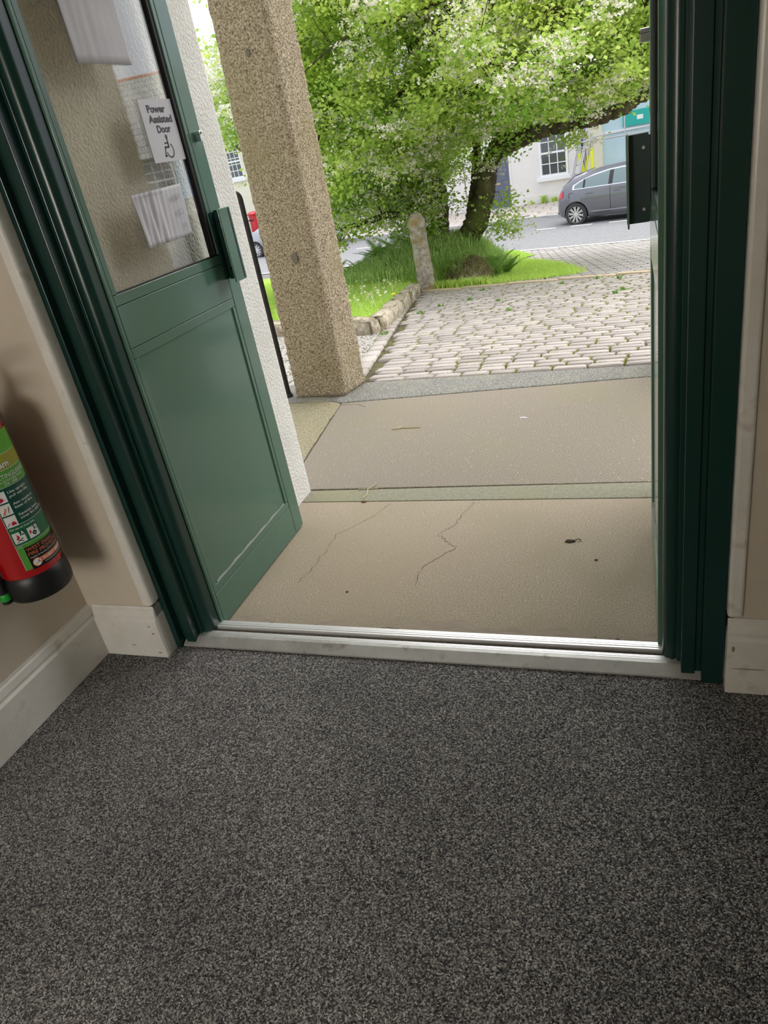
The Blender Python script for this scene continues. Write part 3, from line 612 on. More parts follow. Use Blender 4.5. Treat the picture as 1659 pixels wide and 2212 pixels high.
# fine cracks: thin grit-filled lines
def crack(parent, pts, w=.0022, n=14):
    out = []
    for (p, q) in zip(pts[:-1], pts[1:]):
        for k in range(n):
            f_ = k / n; out.append((p[0] + (q[0] - p[0]) * f_ + random.gauss(0, .004), p[1] + (q[1] - p[1]) * f_ + random.gauss(0, .004)))
    out.append(pts[-1]); v = []; f = []
    for i, p in enumerate(out):
        a = out[max(i - 1, 0)]; c = out[min(i + 1, len(out) - 1)]; d = np.array((c[0] - a[0], c[1] - a[1])); d = d / (np.linalg.norm(d) + 1e-9)
        ww = w * (.4 + .9 * random.random()) / 2
        v += [(p[0] - d[1] * ww, p[1] + d[0] * ww, .0006), (p[0] + d[1] * ww, p[1] - d[0] * ww, .0006)]
        if i: f.append((2 * i - 2, 2 * i - 1, 2 * i + 1, 2 * i))
    MB().add(v, f).build('crack', M['crack'], parent)
crack(s1, [(-.70, 2.70), (-.745, 2.50), (-.80, 2.42), (-.70, 2.32), (-.80, 2.18), (-.80, 2.06)], .0022)
crack(s1, [(-1.09, 2.70), (-1.13, 2.58), (-1.25, 2.42), (-1.25, 2.2), (-1.28, 2.05)], .0018)
crack(s1, [(-1.40, 1.80), (-1.2, 1.79), (-1.02, 1.80)], .005); crack(s1, [(-.86, 1.80), (-.60, 1.80)], .004); crack(s1, [(-.42, 1.80), (-.22, 1.795), (-.04, 1.80)], .006)
mv = []; nx = 60
for k in range(nx + 1):
    x = -1.43 + 1.46 * k / nx; mv += [(x, 1.7735, .0012), (x, 1.80 + .05 * (.5 + .5 * math.sin(x * 5.3 + 1) * math.sin(x * 2.1)) + .018 * math.sin(x * 17) + .010 * math.sin(x * 41), .0004)]
MB().add(mv, [(2 * k, 2 * k + 2, 2 * k + 3, 2 * k + 1) for k in range(nx)]).build('mortar_fillet', M['mortar'], s1)
crack(s3, [(-1.88, 4.08), (-1.72, 4.05), (-1.66, 4.0)], .004); crack(s3, [(-1.72, 3.0), (-1.84, 3.9)], .006, 30)
# debris
def debris(name, x, y, pts, r, mat, label, cat, z=.0):
    t = MB()
    for chain in pts: t.tube([(x + a, y + b_, z + c) for a, b_, c in chain], r, 5)
    return t.build(name, M[mat], label=label, cat=cat)
debris('twig', -1.249, 2.84, [[(-.05, .0, .003), (0, .005, .004), (.05, .008, .003)], [(0, .005, .004), (.015, -.06, .003), (.005, -.09, .003)], [(.0, .0, .004), (.03, .05, .006)]], .0026, 'straw', 'forked pale twig lying across the slab joint', 'twig')
debris('twig', -1.285, 3.6, [[(-.07, -.01, .003), (0, .004, .004), (.10, .0, .003)], [(-.04, -.005, .003), (-.02, .03, .003)]], .0032, 'straw', 'straight pale twig lying on the wide porch slab', 'twig')
def lump(name, x, y, s, mat, label, cat, z=0):
    bm = bmesh.new(); bmesh.ops.create_icosphere(bm, subdivisions=2, radius=1)
    for v in bm.verts: v.co *= 1 + random.uniform(-.25, .25); v.co = Vector((v.co.x * s[0] + x, v.co.y * s[1] + y, max(0, v.co.z) * s[2] + z))
    me = bpy.data.meshes.new(name); bm.to_mesh(me); bm.free(); return obj(name, me, M[mat], None, label=label, cat=cat)
dk = lump('seed_husk', -.266, 2.371, (.018, .010, .010), 'crack', 'black dried seed husk on the brown slab', 'husk')
MB().tube([(-.25, 2.37, .004), (-.235, 2.38, .008), (-.225, 2.375, .003)], .002, 5).build('stalk', M['crack'], dk)
lump('seed_husk', -1.226, 2.715, (.014, .010, .008), 'seed', 'small brown seed husk on the grey stone strip', 'husk')
lump('fallen_petal', -.617, 3.669, (.022, .010, .003), 'paper', 'pale fallen petal on the wide porch slab', 'petal')
lump('pebble', -.164, 2.244, (.006, .005, .004), 'crack', 'tiny dark pebble near the dried seed husk', 'pebble')
lump('pebble', -1.049, 2.001, (.006, .005, .004), 'crack', 'tiny dark pebble on the slab near the open leaf', 'pebble')

# granite pillars with rough faces
def pillar(name, foot, top, h, label, z0=0.0):
    b = MB(); nz_, ns = 210, 16; rings = []
    for k in range(nz_ + 1):
        f_ = k / nz_; q = [np.array(foot[i]) * (1 - f_) + np.array(top[i]) * f_ for i in range(4)]; ring = []
        for i in range(4):
            p0, p1 = q[i], q[(i + 1) % 4]; c = .02 / np.linalg.norm(p1 - p0)
            for s_ in np.linspace(c, 1 - c, ns): ring.append(p0 + (p1 - p0) * s_)
        cen = sum(q) / 4
        ring = [p + (p - cen) / np.linalg.norm(p - cen) * rng.normal(0, .0028) for p in ring]
        rings.append([(p[0], p[1], z0 + h * f_ + (0 if k in (0, nz_) else rng.normal(0, .001))) for p in ring])
    n = len(rings[0]); v = [p for r in rings for p in r]
    f = [(i * n + j, i * n + (j + 1) % n, (i + 1) * n + (j + 1) % n, (i + 1) * n + j) for i in range(nz_) for j in range(n)] + [tuple(range(n))[::-1]]
    o = b.add(v, f).build(name, M['pillar'], smooth=True, label=label, cat='pillar'); return o
p1_ = pillar('granite_pillar', [(-2.275, 4.268), (-1.883, 4.223), (-1.818, 4.505), (-2.21, 4.55)], [(-2.185, 4.28), (-1.855, 4.24), (-1.824, 4.50), (-2.15, 4.535)], 5.3, 'tall square rough granite pillar standing at the cobble edge', .004)
pillar('granite_pillar', [(.12, 4.20), (.51, 4.20), (.51, 4.48), (.12, 4.48)], [(.15, 4.21), (.48, 4.21), (.48, 4.47), (.15, 4.47)], 5.3, 'rough granite pillar hidden behind the edge-on door leaf', .004)
MB().box(-2.7, 1.4, 2.86, 4.6, 5.305, 5.6).build('portico_roof', M['granite_kerb'], kind='structure', label='granite slab roof of the portico above the pillars')

for (x, z, w_, h_) in ((-2.032, .915, .026, .042), (-2.037, 2.01, .016, .022)):
    f_ = z / 5.3; y = 4.268 + (x + 2.275) * (-.045 / .392) + .009 * f_
    pts_ = [(x + w_ * math.cos(q) * random.uniform(.7, 1.1), z + h_ * math.sin(q) * random.uniform(.7, 1.1)) for q in np.linspace(0, 6.283, 10)[:-1]]
    MB().prism(pts_, y - .009, y + .02, 'y').build('cement_plug', M['plug'], p1_, bevel=.004)
# black iron post with scrolled top
ip = empty('iron_handrail', (-2.335, 4.30, 0), label='black iron handrail post with scrolled top beside the granite pillar', cat='handrail')
MB().tube([(0, 0, -.01), (0, 0, 1.30)], .017, 10).build('post', M['iron'], ip, smooth='auto')
MB().lathe([(.028, -.006), (.028, .012), (.02, .03)], (0, 0, 0), 12).build('foot_collar', M['iron'], ip)
MB().tube([(.0, 0, 1.30)] + [(-.028 + .028 * math.cos(q), 0, 1.30 + .034 * math.sin(q)) for q in np.linspace(0.1, 4.2, 14)], [.017] + [.016 - .0006 * i for i in range(14)], 10).build('scroll', M['iron'], ip, smooth='auto')
MB().tube([(0, 0, 1.22), (-.35, .1, 1.22), (-.9, .25, 1.22)], .012, 8).build('rail', M['iron'], ip, smooth='auto')
MB().tube([(-.9, .25, -.02), (-.9, .25, 1.23)], .012, 8).build('rail_support', M['iron'], ip, smooth='auto')

# ================================================================== COBBLES
path = MB()
def surf(name, poly_uv, mat, label, off=0, nu=30, nv=30, depth=.0):
    """bilinear patch over four xy corners, following the ground"""
    a, b_, c, d = [np.array(p, float) for p in poly_uv]
    def fn(u, v):
        p = (a * (1 - u) + b_ * u) * (1 - v) + (d * (1 - u) + c * u) * v; return (p[0], p[1], G(p[0], p[1]) + off)
    return MB().grid(fn, np.linspace(0, 1, nu), np.linspace(0, 1, nv)).build(name, mat, smooth=True, kind='structure', label=label)
A0, B0 = np.array((-1.86, 4.50)), np.array((1.6, 4.40)); A1, B1 = np.array((-2.93, 9.80)), np.array((1.6, 8.62))
bed = surf('cobbled_drive', (A0 - (.12, .02), B0, B1 + (0, .12), A1 + (-.12, .12)), M['joint'], 'cobbled drive of pale granite setts laid in rows with mossy joints', -.020)
def sett_mesh(seed):
    r_ = random.Random(seed); bm = bmesh.new(); bmesh.ops.create_cube(bm, size=1)
    bmesh.ops.delete(bm, geom=[f for f in bm.faces if f.normal.z < -.5], context='FACES')
    top = [f for f in bm.faces if f.normal.z > .5]
    bmesh.ops.bevel(bm, geom=[e for e in bm.edges if all(v.co.z > 0 for v in e.verts)] + [e for e in bm.edges if abs(e.verts[0].co.z - e.verts[1].co.z) > .5], offset=.07, segments=2, affect='EDGES', clamp_overlap=True)
    for v in bm.verts:
        v.co.x += r_.uniform(-.014, .014); v.co.y += r_.uniform(-.022, .022)
        if v.co.z > .3: v.co.z += r_.uniform(-.05, .03)
    me = bpy.data.meshes.new('sett'); bm.to_mesh(me); bm.free()
    me.polygons.foreach_set('use_smooth', [True] * len(me.polygons)); me.materials.append(M['sett']); return me
SM = [sett_mesh(i) for i in range(8)]
setts = []
NR = 48
for k in range(NR):
    f_ = (k + .5) / NR; a = A0 * (1 - f_) + A1 * f_; b_ = B0 * (1 - f_) + B1 * f_
    d = b_ - a; Ln = np.linalg.norm(d); d = d / Ln; ang = math.atan2(d[1], d[0])
    depth = np.linalg.norm((A1 - A0) * (1 - .3) + (B1 - B0) * .3) / NR
    s_ = random.uniform(.0, .12)
    while s_ < Ln:
        ln = random.uniform(.165, .245)
        p = a + d * (s_ + ln / 2); pit = (np.linalg.norm(A1 - A0) * (1 - s_ / Ln) + np.linalg.norm(B1 - B0) * s_ / Ln) / NR
        setts.append((p[0], p[1], ang, ln - .020, pit - .021)); s_ += ln
# long edging setts down the left side
e_d = (A1 - A0) / np.linalg.norm(A1 - A0); s_ = .02
while s_ < 4.6:
    ln = random.uniform(.2, .28); p = A0 + e_d * (s_ + ln / 2) + np.array((-.075, -.012)); setts.append((p[0], p[1], math.atan2(e_d[1], e_d[0]), ln - .012, .115)); s_ += ln
vis = lambda q: (q[0] < .14 + .0)  # those not hidden by the edge-on leaf come first
setts.sort(key=lambda q: (0 if vis(q) else 1, math.hypot(q[0], q[1])))
slope_ax = math.atan(-.09)
restV, restF = [], []
for i, (x, y, a, ln, dp) in enumerate(setts):
    me = SM[i % 8]; z = G(x, y) + .004 + random.uniform(-.002, .002); hgt = .045
    Mx = Matrix.Translation((x, y, z - hgt / 2)) @ Matrix.Rotation(slope_ax + random.gauss(0, .004), 4, 'X') @ Matrix.Rotation(a, 4, 'Z') @ Matrix.Diagonal((ln, dp, hgt, 1))
    if i < 300:
        o = bpy.data.objects.new('sett', me); COL.objects.link(o); o.parent = bed; o.matrix_world = Mx
    else:
        n = len(restV); restV += [tuple(Mx @ v.co) for v in me.vertices]; restF += [tuple(j + n for j in p.vertices) for p in me.polygons]
nvs = len(SM[0].vertices); rr = []
for i in range(300, len(setts)): rr += [random.random()] * len(SM[i % 8].vertices)
sb = MB().add(restV, restF).build('setts_beyond', M['sett_far'], bed, kind='stuff')
at_ = sb.data.attributes.new('rnd', 'FLOAT', 'POINT'); at_.data.foreach_set('value', np.array(rr, dtype=np.float32))
# sandy edging along the far end of the drive
eg = empty('drive_edging', (0, 0, 0), kind='structure', label='sandy stone edging across the far end of the cobbles')
s_ = 0; dd = (B1 - A1); Ld = np.linalg.norm(dd); dd = dd / Ld
while s_ < Ld:
    ln = random.uniform(.5, .8); p = A1 + dd * (s_ + ln / 2) + np.array((.02, .16)); z = G(*p)
    o = MB().box(-ln / 2 + .006, ln / 2 - .006, -.065, .065, -.06, .012).build('edging_stone', M['kerb_sand'], eg, bevel=.01)
    o.location = (p[0], p[1], z); o.rotation_euler = (slope_ax, 0, math.atan2(dd[1], dd[0])); s_ += ln

def blades(pts, h, w, lean, rnd, seg=1, bend=.5, dirs=None):
    """grass blades: pts Nx3; seg=1 -> one triangle, 2 -> bent blade (2 quads + tip as quads)"""
    n = len(pts); a = rng.uniform(0, 2 * np.pi, n) if dirs is None else dirs
    hh = h * rng.uniform(.6, 1.3, n); lx = lean * rng.uniform(.2, 1, n) * hh
    dx, dy = np.cos(a), np.sin(a); b = rng.uniform(0, 2 * np.pi, n); px_, py_ = np.cos(b) * w / 2, np.sin(b) * w / 2
    base = pts
    l = base + np.stack([-px_, -py_, np.zeros(n)], 1); r_ = base + np.stack([px_, py_, np.zeros(n)], 1)
    if seg == 1:
        tip = base + np.stack([dx * lx, dy * lx, hh], 1)
        V = np.stack([l, r_, tip], 1).reshape(-1, 3); F = np.arange(3 * n).reshape(n, 3); return V, F, np.repeat(rnd, 3)
    mid = np.stack([dx * lx * .35, dy * lx * .35, hh * .6], 1); tip = np.stack([dx * lx, dy * lx, hh * (1 - bend * .35)], 1)
    sh = np.stack([px_, py_, np.zeros(n)], 1)
    V = np.stack([l, r_, base + mid + sh * .8, base + mid - sh * .8, base + tip + sh * .15, base + tip - sh * .15], 1).reshape(-1, 3)
    i = np.arange(n)[:, None] * 6; F = np.concatenate([i + [0, 1, 2, 3], i + [3, 2, 4, 5]], 0); return V, F, np.repeat(rnd, 6)
# moss and weeds in the joints
mp = []
for x, y, a, ln, dp in setts:
    if x > .3: continue
    wgt = .35 + .65 * max(0, math.sin(y * 1.7 + x * .9)) + (.5 if y < 8 and y > 5.5 else 0)
    for _ in range(np.random.default_rng(int(abs(x * 1e5))).poisson((9 if y < 6 else 15) * wgt)):
        sd = random.random()
        if sd < .45: ox, oy = random.choice((-1, 1)) * ln / 2 * 1.06, random.uniform(-dp / 2, dp / 2)
        else: ox, oy = random.uniform(-ln / 2, ln / 2), dp / 2 + .006
        mp.append((x + ox * math.cos(a) - oy * math.sin(a), y + ox * math.sin(a) + oy * math.cos(a)))
mp = np.array(mp); P = np.concatenate([mp, [[G(*q) - .016] for q in mp]], 1)
P = np.repeat(P, 4, 0) + rng.normal(0, .007, (len(P) * 4, 3)) * (1, 1, 0)
V, F, rn = blades(P, .024, .007, .8, rng.uniform(.0, .8, len(P)))
obj('joint_moss', npmesh('joint_moss', V, F, {'rnd': rn}), M['moss'], bed, kind='stuff')
# weed tufts growing between the setts
for i, (x, y) in enumerate(((-2.32, 7.7), (-2.2, 8.1), (-1.9, 8.35), (-1.5, 8.0), (-.25, 7.6), (-.18, 7.75), (-.9, 8.9), (-.5, 9.0), (-.25, 8.8), (-1.9, 9.2), (-1.25, 7.2), (-2.5, 7.05), (-2.35, 6.5), (-2.62, 7.9))):
    n = 22; pts = np.stack([rng.normal(x, .018, n), rng.normal(y, .018, n), np.full(n, G(x, y) - .01)], 1)
    V, F, rn = blades(pts, .055, .012, .9, rng.uniform(0, .8, n), 2)
    obj('weed_tuft', npmesh('weed_tuft', V, F, {'rnd': rn}), M['fern'], label='small green weed tuft growing between the granite setts', cat='weed', group='weeds between the setts')

# gravel strip left of the drive
surf('gravel_strip', ((-7, 4.52), (-1.98, 4.50), (-3.06, 9.9), (-7, 9.9)), M['gravel'], 'speckled grey gravel strip between the drive and the lawn kerb', -.004, 12, 30)
gp = []
for _ in range(1400):
    y = rng.uniform(4.7, 8.6); xr = -1.98 - (y - 4.5) * .2; gp.append((rng.uniform(xr - (.5 if y > 6.6 else 1.3), xr), y))
gv, gf = [], []
for x, y in gp:
    s_ = rng.uniform(.005, .013); n = len(gv); z = G(x, y); q = rng.uniform(0, 3.1)
    for k in range(5): gv.append((x + s_ * math.cos(q + k * 1.2566), y + s_ * math.sin(q + k * 1.2566), z - .004))
    gv.append((x, y, z + s_ * .8)); gf += [(n + k, n + (k + 1) % 5, n + 5) for k in range(5)]
MB().add(gv, gf).build('gravel_chips', M['granite_kerb'], kind='stuff', label='loose pale gravel chips scattered beside the drive', cat='gravel')

# ================================================================== LAWN, KERB, MOUND
def mound(x, y): return .46 * math.exp(-(((x + 3.15) / 1.25) ** 2 + ((y - 12.0) / 1.35) ** 2) ** 1.3)
def lawnz(x, y):
    if y < 9.9: return G(x, y) + .12 + mound(x, y)
    q = max(0., min(1., (min(-2.0, -3.03 + (y - 9.9) * 1.1) - x) / .55)); q = q * q * (3 - 2 * q); e = min(1., (y - 9.9) / .4)
    return G(x, y) + (.12 * (1 - e) + .12 * e * q) + mound(x, y) * (q if y > 9.9 else 1) - .03 * e * (1 - q)
def kx(y): return -2.53 - (y - 6.69) * .155   # right edge of the lawn
def lawn_patch(name, fx0, fx1, y0, y1, fz, mat, label, nu=40, nv=50):
    us, vs = np.linspace(0, 1, nu), np.linspace(y0, y1, nv)
    def fn(u, y):
        x = fx0(y) * (1 - u) + fx1(y) * u; return (x, y, fz(x, y))
    return MB().grid(fn, us, vs).build(name, mat, smooth=True, kind='structure', label=label)
def lawn_front(x): return 6.74 - (x + 2.53) * .43   # front edge (runs back to the left)
def lf(y):  # left bound, generous
    return -11.0
lawn = MB()
def lawn_fn(u, v):
    # u along x from -11 to right edge, v from the front edge to the street side
    x0 = -11.0; yy = 6.74 + v * 9.0
    xr = kx(min(yy, 9.9)) if yy < 9.9 else min(-2.0, kx(9.9) + (yy - 9.9) * 1.1)
    x = x0 + (xr - x0) * u; yf = max(6.74, lawn_front(x)); y = yf + (15.9 - yf) * v
    xr = kx(min(y, 9.9)) if y < 9.9 else min(-2.0, kx(9.9) + (y - 9.9) * 1.1); x = x0 + (xr - x0) * u
    return (x, y, lawnz(x, y))
lo = MB().grid(lawn_fn, np.linspace(0, 1, 90), np.linspace(0, 1, 70)).build('lawn', M['soil'], smooth=True, kind='structure', label='mown lawn rising to a grassy mound under the tree')
def in_lawn(x, y):
    if y < lawn_front(x) + .02 or y > 15.8: return False
    xr = kx(min(y, 9.9)) if y < 9.9 else min(-2.0, kx(9.9) + (y - 9.9) * 1.1)
    return x < xr - .02
pts = []
C_ = np.stack([rng.uniform(-7.5, -2.0, 150000), rng.uniform(6.7, 15.8, 150000)], 1)
pts = [(x, y) for x, y in C_ if in_lawn(x, y) and rng.random() < (1.0 if y < 12 else .6)]
P = np.array([(x, y, lawnz(x, y) - .005) for x, y in pts])
mo = np.array([mound(x, y) for x, y in pts])
V, F, rn = blades(P, .036, .011, .8, np.clip(rng.uniform(.15, 1, len(P)) - mo * .6, 0, 1))
obj('mown_grass', npmesh('mown_grass', V, F, {'rnd': rn}), M['grass'], kind='stuff', label='short bright green mown grass with daisies', cat='grass')
# long grass on the mound
C_ = np.stack([rng.normal(-3.15, 1.15, 16000), rng.normal(11.7, .95, 16000)], 1)
pts = [(x, y) for x, y in C_ if in_lawn(x, y) and mound(x, y) > .04]
P = np.array([(x, y, lawnz(x, y) - .01) for x, y in pts])
V, F, rn = blades(P, .24, .010, .9, rng.uniform(0, 1, len(P)), 2, 1.0)
obj('long_grass', npmesh('long_grass', V, F, {'rnd': rn}), M['long_grass'], kind='stuff', label='long soft dark green grass over the mound at the tree foot', cat='grass')
# right hand grass wedge
wedge = [(-2.45, 10.0), (-2.02, 9.98), (-1.2, 9.86), (-.78, 10.1), (-.86, 10.7), (-1.15, 11.9), (-1.5, 13.0), (-2.1, 14.3), (-2.9, 14.8), (-3.3, 13.5), (-2.9, 11.5)]
def inpoly(x, y, poly):
    c = False
    for i in range(len(poly)):
        (x1, y1), (x2, y2) = poly[i], poly[i - 1]
        if (y1 > y) != (y2 > y) and x < (x2 - x1) * (y - y1) / (y2 - y1) + x1: c = not c
    return c
wb_ = MB(); bmw = bmesh.new(); bmw.faces.new([bmw.verts.new((x, y, 0)) for x, y in wedge]); bmesh.ops.triangulate(bmw, faces=bmw.faces); bmesh.ops.subdivide_edges(bmw, edges=bmw.edges, cuts=5, use_grid_fill=True)
for v in bmw.verts: v.co.z = G(v.co.x, v.co.y) + .004
me = bpy.data.meshes.new('lawn_wedge'); bmw.to_mesh(me); bmw.free(); obj('lawn_wedge', me, M['soil'], smooth=True, kind='structure', label='tapering wedge of bright lawn running out into the block paving')
C_ = np.stack([rng.uniform(-3.3, -.7, 60000), rng.uniform(9.8, 14.8, 60000)], 1)
pts = [(x, y) for x, y in C_ if inpoly(x + rng.normal(0, .07), y + rng.normal(0, .12), wedge)]
P = np.array([(x, y, G(x, y) + .0) for x, y in pts]); V, F, rn = blades(P, .04, .011, .8, rng.uniform(.2, 1, len(P)))
obj('wedge_grass', npmesh('wedge_grass', V, F, {'rnd': rn}), M['grass'], kind='stuff', label='short bright grass of the wedge beside the block paving', cat='grass')

# lawn kerb of old granite blocks
lk_ = empty('lawn_kerb', (0, 0, 0), kind='structure', label='old lichen-covered granite kerb round the lawn corner')
def rough_stone(name, ln, dp, hg, mat, parent, sub=3, amp=.012, bev=.02, **k):
    bm = bmesh.new(); bmesh.ops.create_cube(bm, size=1)
    for v in bm.verts: v.co = Vector((v.co.x * ln, v.co.y * dp, (v.co.z + .5) * hg))
    bmesh.ops.bevel(bm, geom=bm.edges[:], offset=bev, segments=2, affect='EDGES')
    bmesh.ops.subdivide_edges(bm, edges=[e for e in bm.edges if e.calc_length() > .07], cuts=sub, use_grid_fill=True)
    for v in bm.verts: v.co += Vector((random.gauss(0, amp), random.gauss(0, amp), random.gauss(0, amp)))
    me = bpy.data.meshes.new(name); bm.to_mesh(me); bm.free(); return obj(name, me, M[mat], parent, smooth=True, **k)
ya = 6.72
for ln in (.62, .74, .66, .52, .48):
    yc = ya + ln / 2 * .99; xc = kx(yc) + .035; o = rough_stone('kerb_stone', ln - .03, .17, .30, 'kerb_old', lk_, 2, .007)
    o.location = (xc, yc, G(xc, yc) - .155); o.rotation_euler = (0, -slope_ax * 0, math.pi / 2 + .155); o.rotation_euler[1] = .09; ya += ln
xa = -2.46
for ln in (.45, .7, .8, .75, .8, .8):
    xc = xa - ln / 2; yc = lawn_front(xc) - .06; o = rough_stone('kerb_stone', ln - .03, .17, .30, 'kerb_old', lk_, 2, .008)
    o.location = (xc, yc, G(xc, yc) - .155); o.rotation_euler = (0, 0, math.atan(-.43)); xa -= ln * .92

# leaning granite gate post
bm = bmesh.new(); prev = None; NZ = 14
for k in range(NZ + 1):
    f_ = k / NZ; w_ = .125 - .012 * f_ + random.gauss(0, .004); d_ = .105 - .01 * f_; zz = -.25 + 1.29 * f_
    if k == NZ: w_ *= .55; d_ *= .55
    ring = [bm.verts.new((w_ * math.copysign(abs(math.cos(q)) ** .55, math.cos(q)) + random.gauss(0, .004), d_ * math.copysign(abs(math.sin(q)) ** .55, math.sin(q)) + random.gauss(0, .004), zz)) for q in np.linspace(0, 2 * math.pi, 17)[:-1]]
    if prev:
        for j in range(16): bm.faces.new((prev[j], prev[(j + 1) % 16], ring[(j + 1) % 16], ring[j]))
    prev = ring
bm.faces.new(prev); me = bpy.data.meshes.new('gate_post'); bm.to_mesh(me); bm.free()
gp_ = obj('granite_gate_post', me, M['post_stone'], smooth=True, label='short weathered granite gate post standing at the lawn kerb end', cat='post')
gp_.location = (-2.86, 10.02, -.51); gp_.rotation_euler = (0, math.radians(-1.5), math.radians(10))
# grassed earth bank end beside the post
bm = bmesh.new(); bmesh.ops.create_icosphere(bm, subdivisions=4, radius=1)
for v in bm.verts:
    n_ = math.sin(v.co.x * 7 + 1) * math.sin(v.co.y * 9) * .06 + random.gauss(0, .02)
    v.co = v.co * (1 + n_); v.co = Vector((v.co.x * .30, v.co.y * .42, v.co.z * .33))
me = bpy.data.meshes.new('earth_bank'); bm.to_mesh(me); bm.free()
eb = obj('earth_bank', me, M['kerb_old'], smooth=True, label='rounded mossy bank end covered in dry hanging grass', cat='bank'); eb.location = (-2.36, 10.52, -.58)
n = 3000; th_ = rng.uniform(0, 2 * np.pi, n); ph = rng.uniform(.1, 1.45, n)
P = np.stack([.30 * np.cos(th_) * np.sin(ph), .42 * np.sin(th_) * np.sin(ph), .33 * np.cos(ph)], 1)
V, F, rn = blades(P, .09, .008, 1.2, rng.uniform(0, 1, n), 2, 1.8, th_)
obj('dry_grass', npmesh('dry_grass', V, F, {'rnd': rn}), M['dry_grass'], eb, kind='stuff')
n = 1500; th_ = rng.uniform(1.2, 4.6, n); ph = np.abs(rng.normal(0, .55, n))
P = np.stack([.30 * np.cos(th_) * np.sin(ph), .42 * np.sin(th_) * np.sin(ph), .33 * np.cos(ph)], 1)
V, F, rn = blades(P, .17, .009, 1.1, rng.uniform(0, 1, n), 2, 1.4)
obj('green_tufts', npmesh('green_tufts', V, F, {'rnd': rn}), M['long_grass'], eb, kind='stuff')
# tufts hugging stones
n = 1400; q = rng.uniform(0, 1, n); xs = -3.05 + 1.05 * q + rng.normal(0, .04, n); ys = 10.12 - .22 * q + rng.normal(0, .05, n)
P = np.array([(x, y, G(x, y) - .01) for x, y in zip(xs, ys)]); V, F, rn = blades(P, .13, .010, .9, rng.uniform(.2, 1, n), 2)
obj('edge_grass', npmesh('edge_grass', V, F, {'rnd': rn}), M['grass'], kind='stuff', label='rough grass fringe along the bank foot at the cobble end', cat='grass')

# daisies
dm = MB()
for k in range(9):
    q = k * 2 * math.pi / 9; dm.add([(0, 0, .045), (.013 * math.cos(q - .3), .013 * math.sin(q - .3), .047), (.017 * math.cos(q), .017 * math.sin(q), .049), (.013 * math.cos(q + .3), .013 * math.sin(q + .3), .047)], [(0, 1, 2, 3)])
dm.tube([(0, 0, -.01), (0, 0, .044)], .0015, 4)
dme = dm.mesh('daisy'); dme.materials.append(M['daisy'])
ec = MB().lathe([(.005, .046), (.004, .051), (.001, .052)], (0, 0, 0), 8).mesh('daisy_eye'); ec.materials.append(M['yellow'])
def daisy(x, y, s=1):
    o = bpy.data.objects.new('daisy', dme); COL.objects.link(o); o.location = (x, y, lawnz(x, y)); o.scale = (1.35 * s, 1.35 * s, 1.55); o.rotation_euler = (random.gauss(-.25, .15), random.gauss(0, .15), random.random() * 6)
    tag(o, 'small white daisy in the lawn behind the granite kerb', 'daisy', 'daisies in the lawn')
    e = bpy.data.objects.new('flower_eye', ec); COL.objects.link(e); e.parent = o
cnt = 0
while cnt < 110:
    y = rng.uniform(7.6, 10.6); x = kx(y) - .15 - abs(rng.normal(0, .75))
    if in_lawn(x, y): daisy(x, y, rng.uniform(.75, 1.25)); cnt += 1
cnt = 0
while cnt < 14:
    x, y = rng.uniform(-6.5, -4.9), rng.uniform(8.6, 11.5)
    if in_lawn(x, y): daisy(x, y, 1.1); cnt += 1
dy = empty('dandelion', (-2.80, 8.3, lawnz(-2.80, 8.3)), label='single yellow dandelion beside the granite kerb', cat='flower')
MB().tube([(0, 0, -.01), (.004, 0, .06)], .003, 6).build('stem', M['grass'], dy)
MB().lathe([(.004, .055), (.026, .064), (.024, .072), (.008, .078)], (0, 0, 0), 14).build('flower_head', M['yellow'], dy)

# ferns
def fern(x, y, z, nf, ln, label, seed):
    r_ = np.random.default_rng(seed); V, F = [], []
    for k in range(nf):
        a = r_.uniform(0, 2 * np.pi); L_ = ln * r_.uniform(.7, 1.15); el = r_.uniform(.9, 1.35); ns = 16; p = np.array((0., 0, 0)); dirr = np.array((math.cos(a) * math.cos(el), math.sin(a) * math.cos(el), math.sin(el)))
        side = np.array((-math.sin(a), math.cos(a), 0))
        for i in range(ns):
            f_ = i / ns; p2 = p + dirr * L_ / ns; wl = .085 * ln / .5 * math.sin(math.pi * min(1, f_ * .85 + .15)) ** .8 + .008
            for s in (-1, 1):
                t_ = p2 + side * s * wl + dirr * wl * .4; n_ = len(V); V += [p, p2, t_ + dirr * .006, t_]; F.append((n_, n_ + 1, n_ + 2, n_ + 3))
            p = p2; dirr = dirr + np.array((math.cos(a), math.sin(a), -1.0)) * .045; dirr /= np.linalg.norm(dirr)
    V = np.array(V) + (x, y, z); rn = np.repeat(r_.uniform(0, 1, len(F)), 4)
    return obj('fern', npmesh('fern', V, np.array(F), {'rnd': rn}), M['fern'], label=label, cat='fern', group=None)
fl = [(-4.55, 11.9), (-4.25, 12.2), (-3.95, 12.3), (-3.7, 12.1), (-4.9, 11.6), (-3.5, 11.9), (-4.1, 11.8)]
for i, (x, y) in enumerate(fl): tag(fern(x, y, lawnz(x, y) - .02, 11, .50, 'green fern growing on the mound between pillar and gate post', i), group='ferns on the mound')
for i, (x, y) in enumerate([(-2.05, 11.0), (-1.95, 11.4)]): tag(fern(x, y, G(x, y), 10, .48, 'wispy fern growing at the side of the dry grass bank', 40 + i), group='ferns beside the bank')
tag(fern(-5.35, 11.2, lawnz(-5.35, 11.2), 12, .45, 'lone fern in the lawn close to the granite pillar edge', 61))

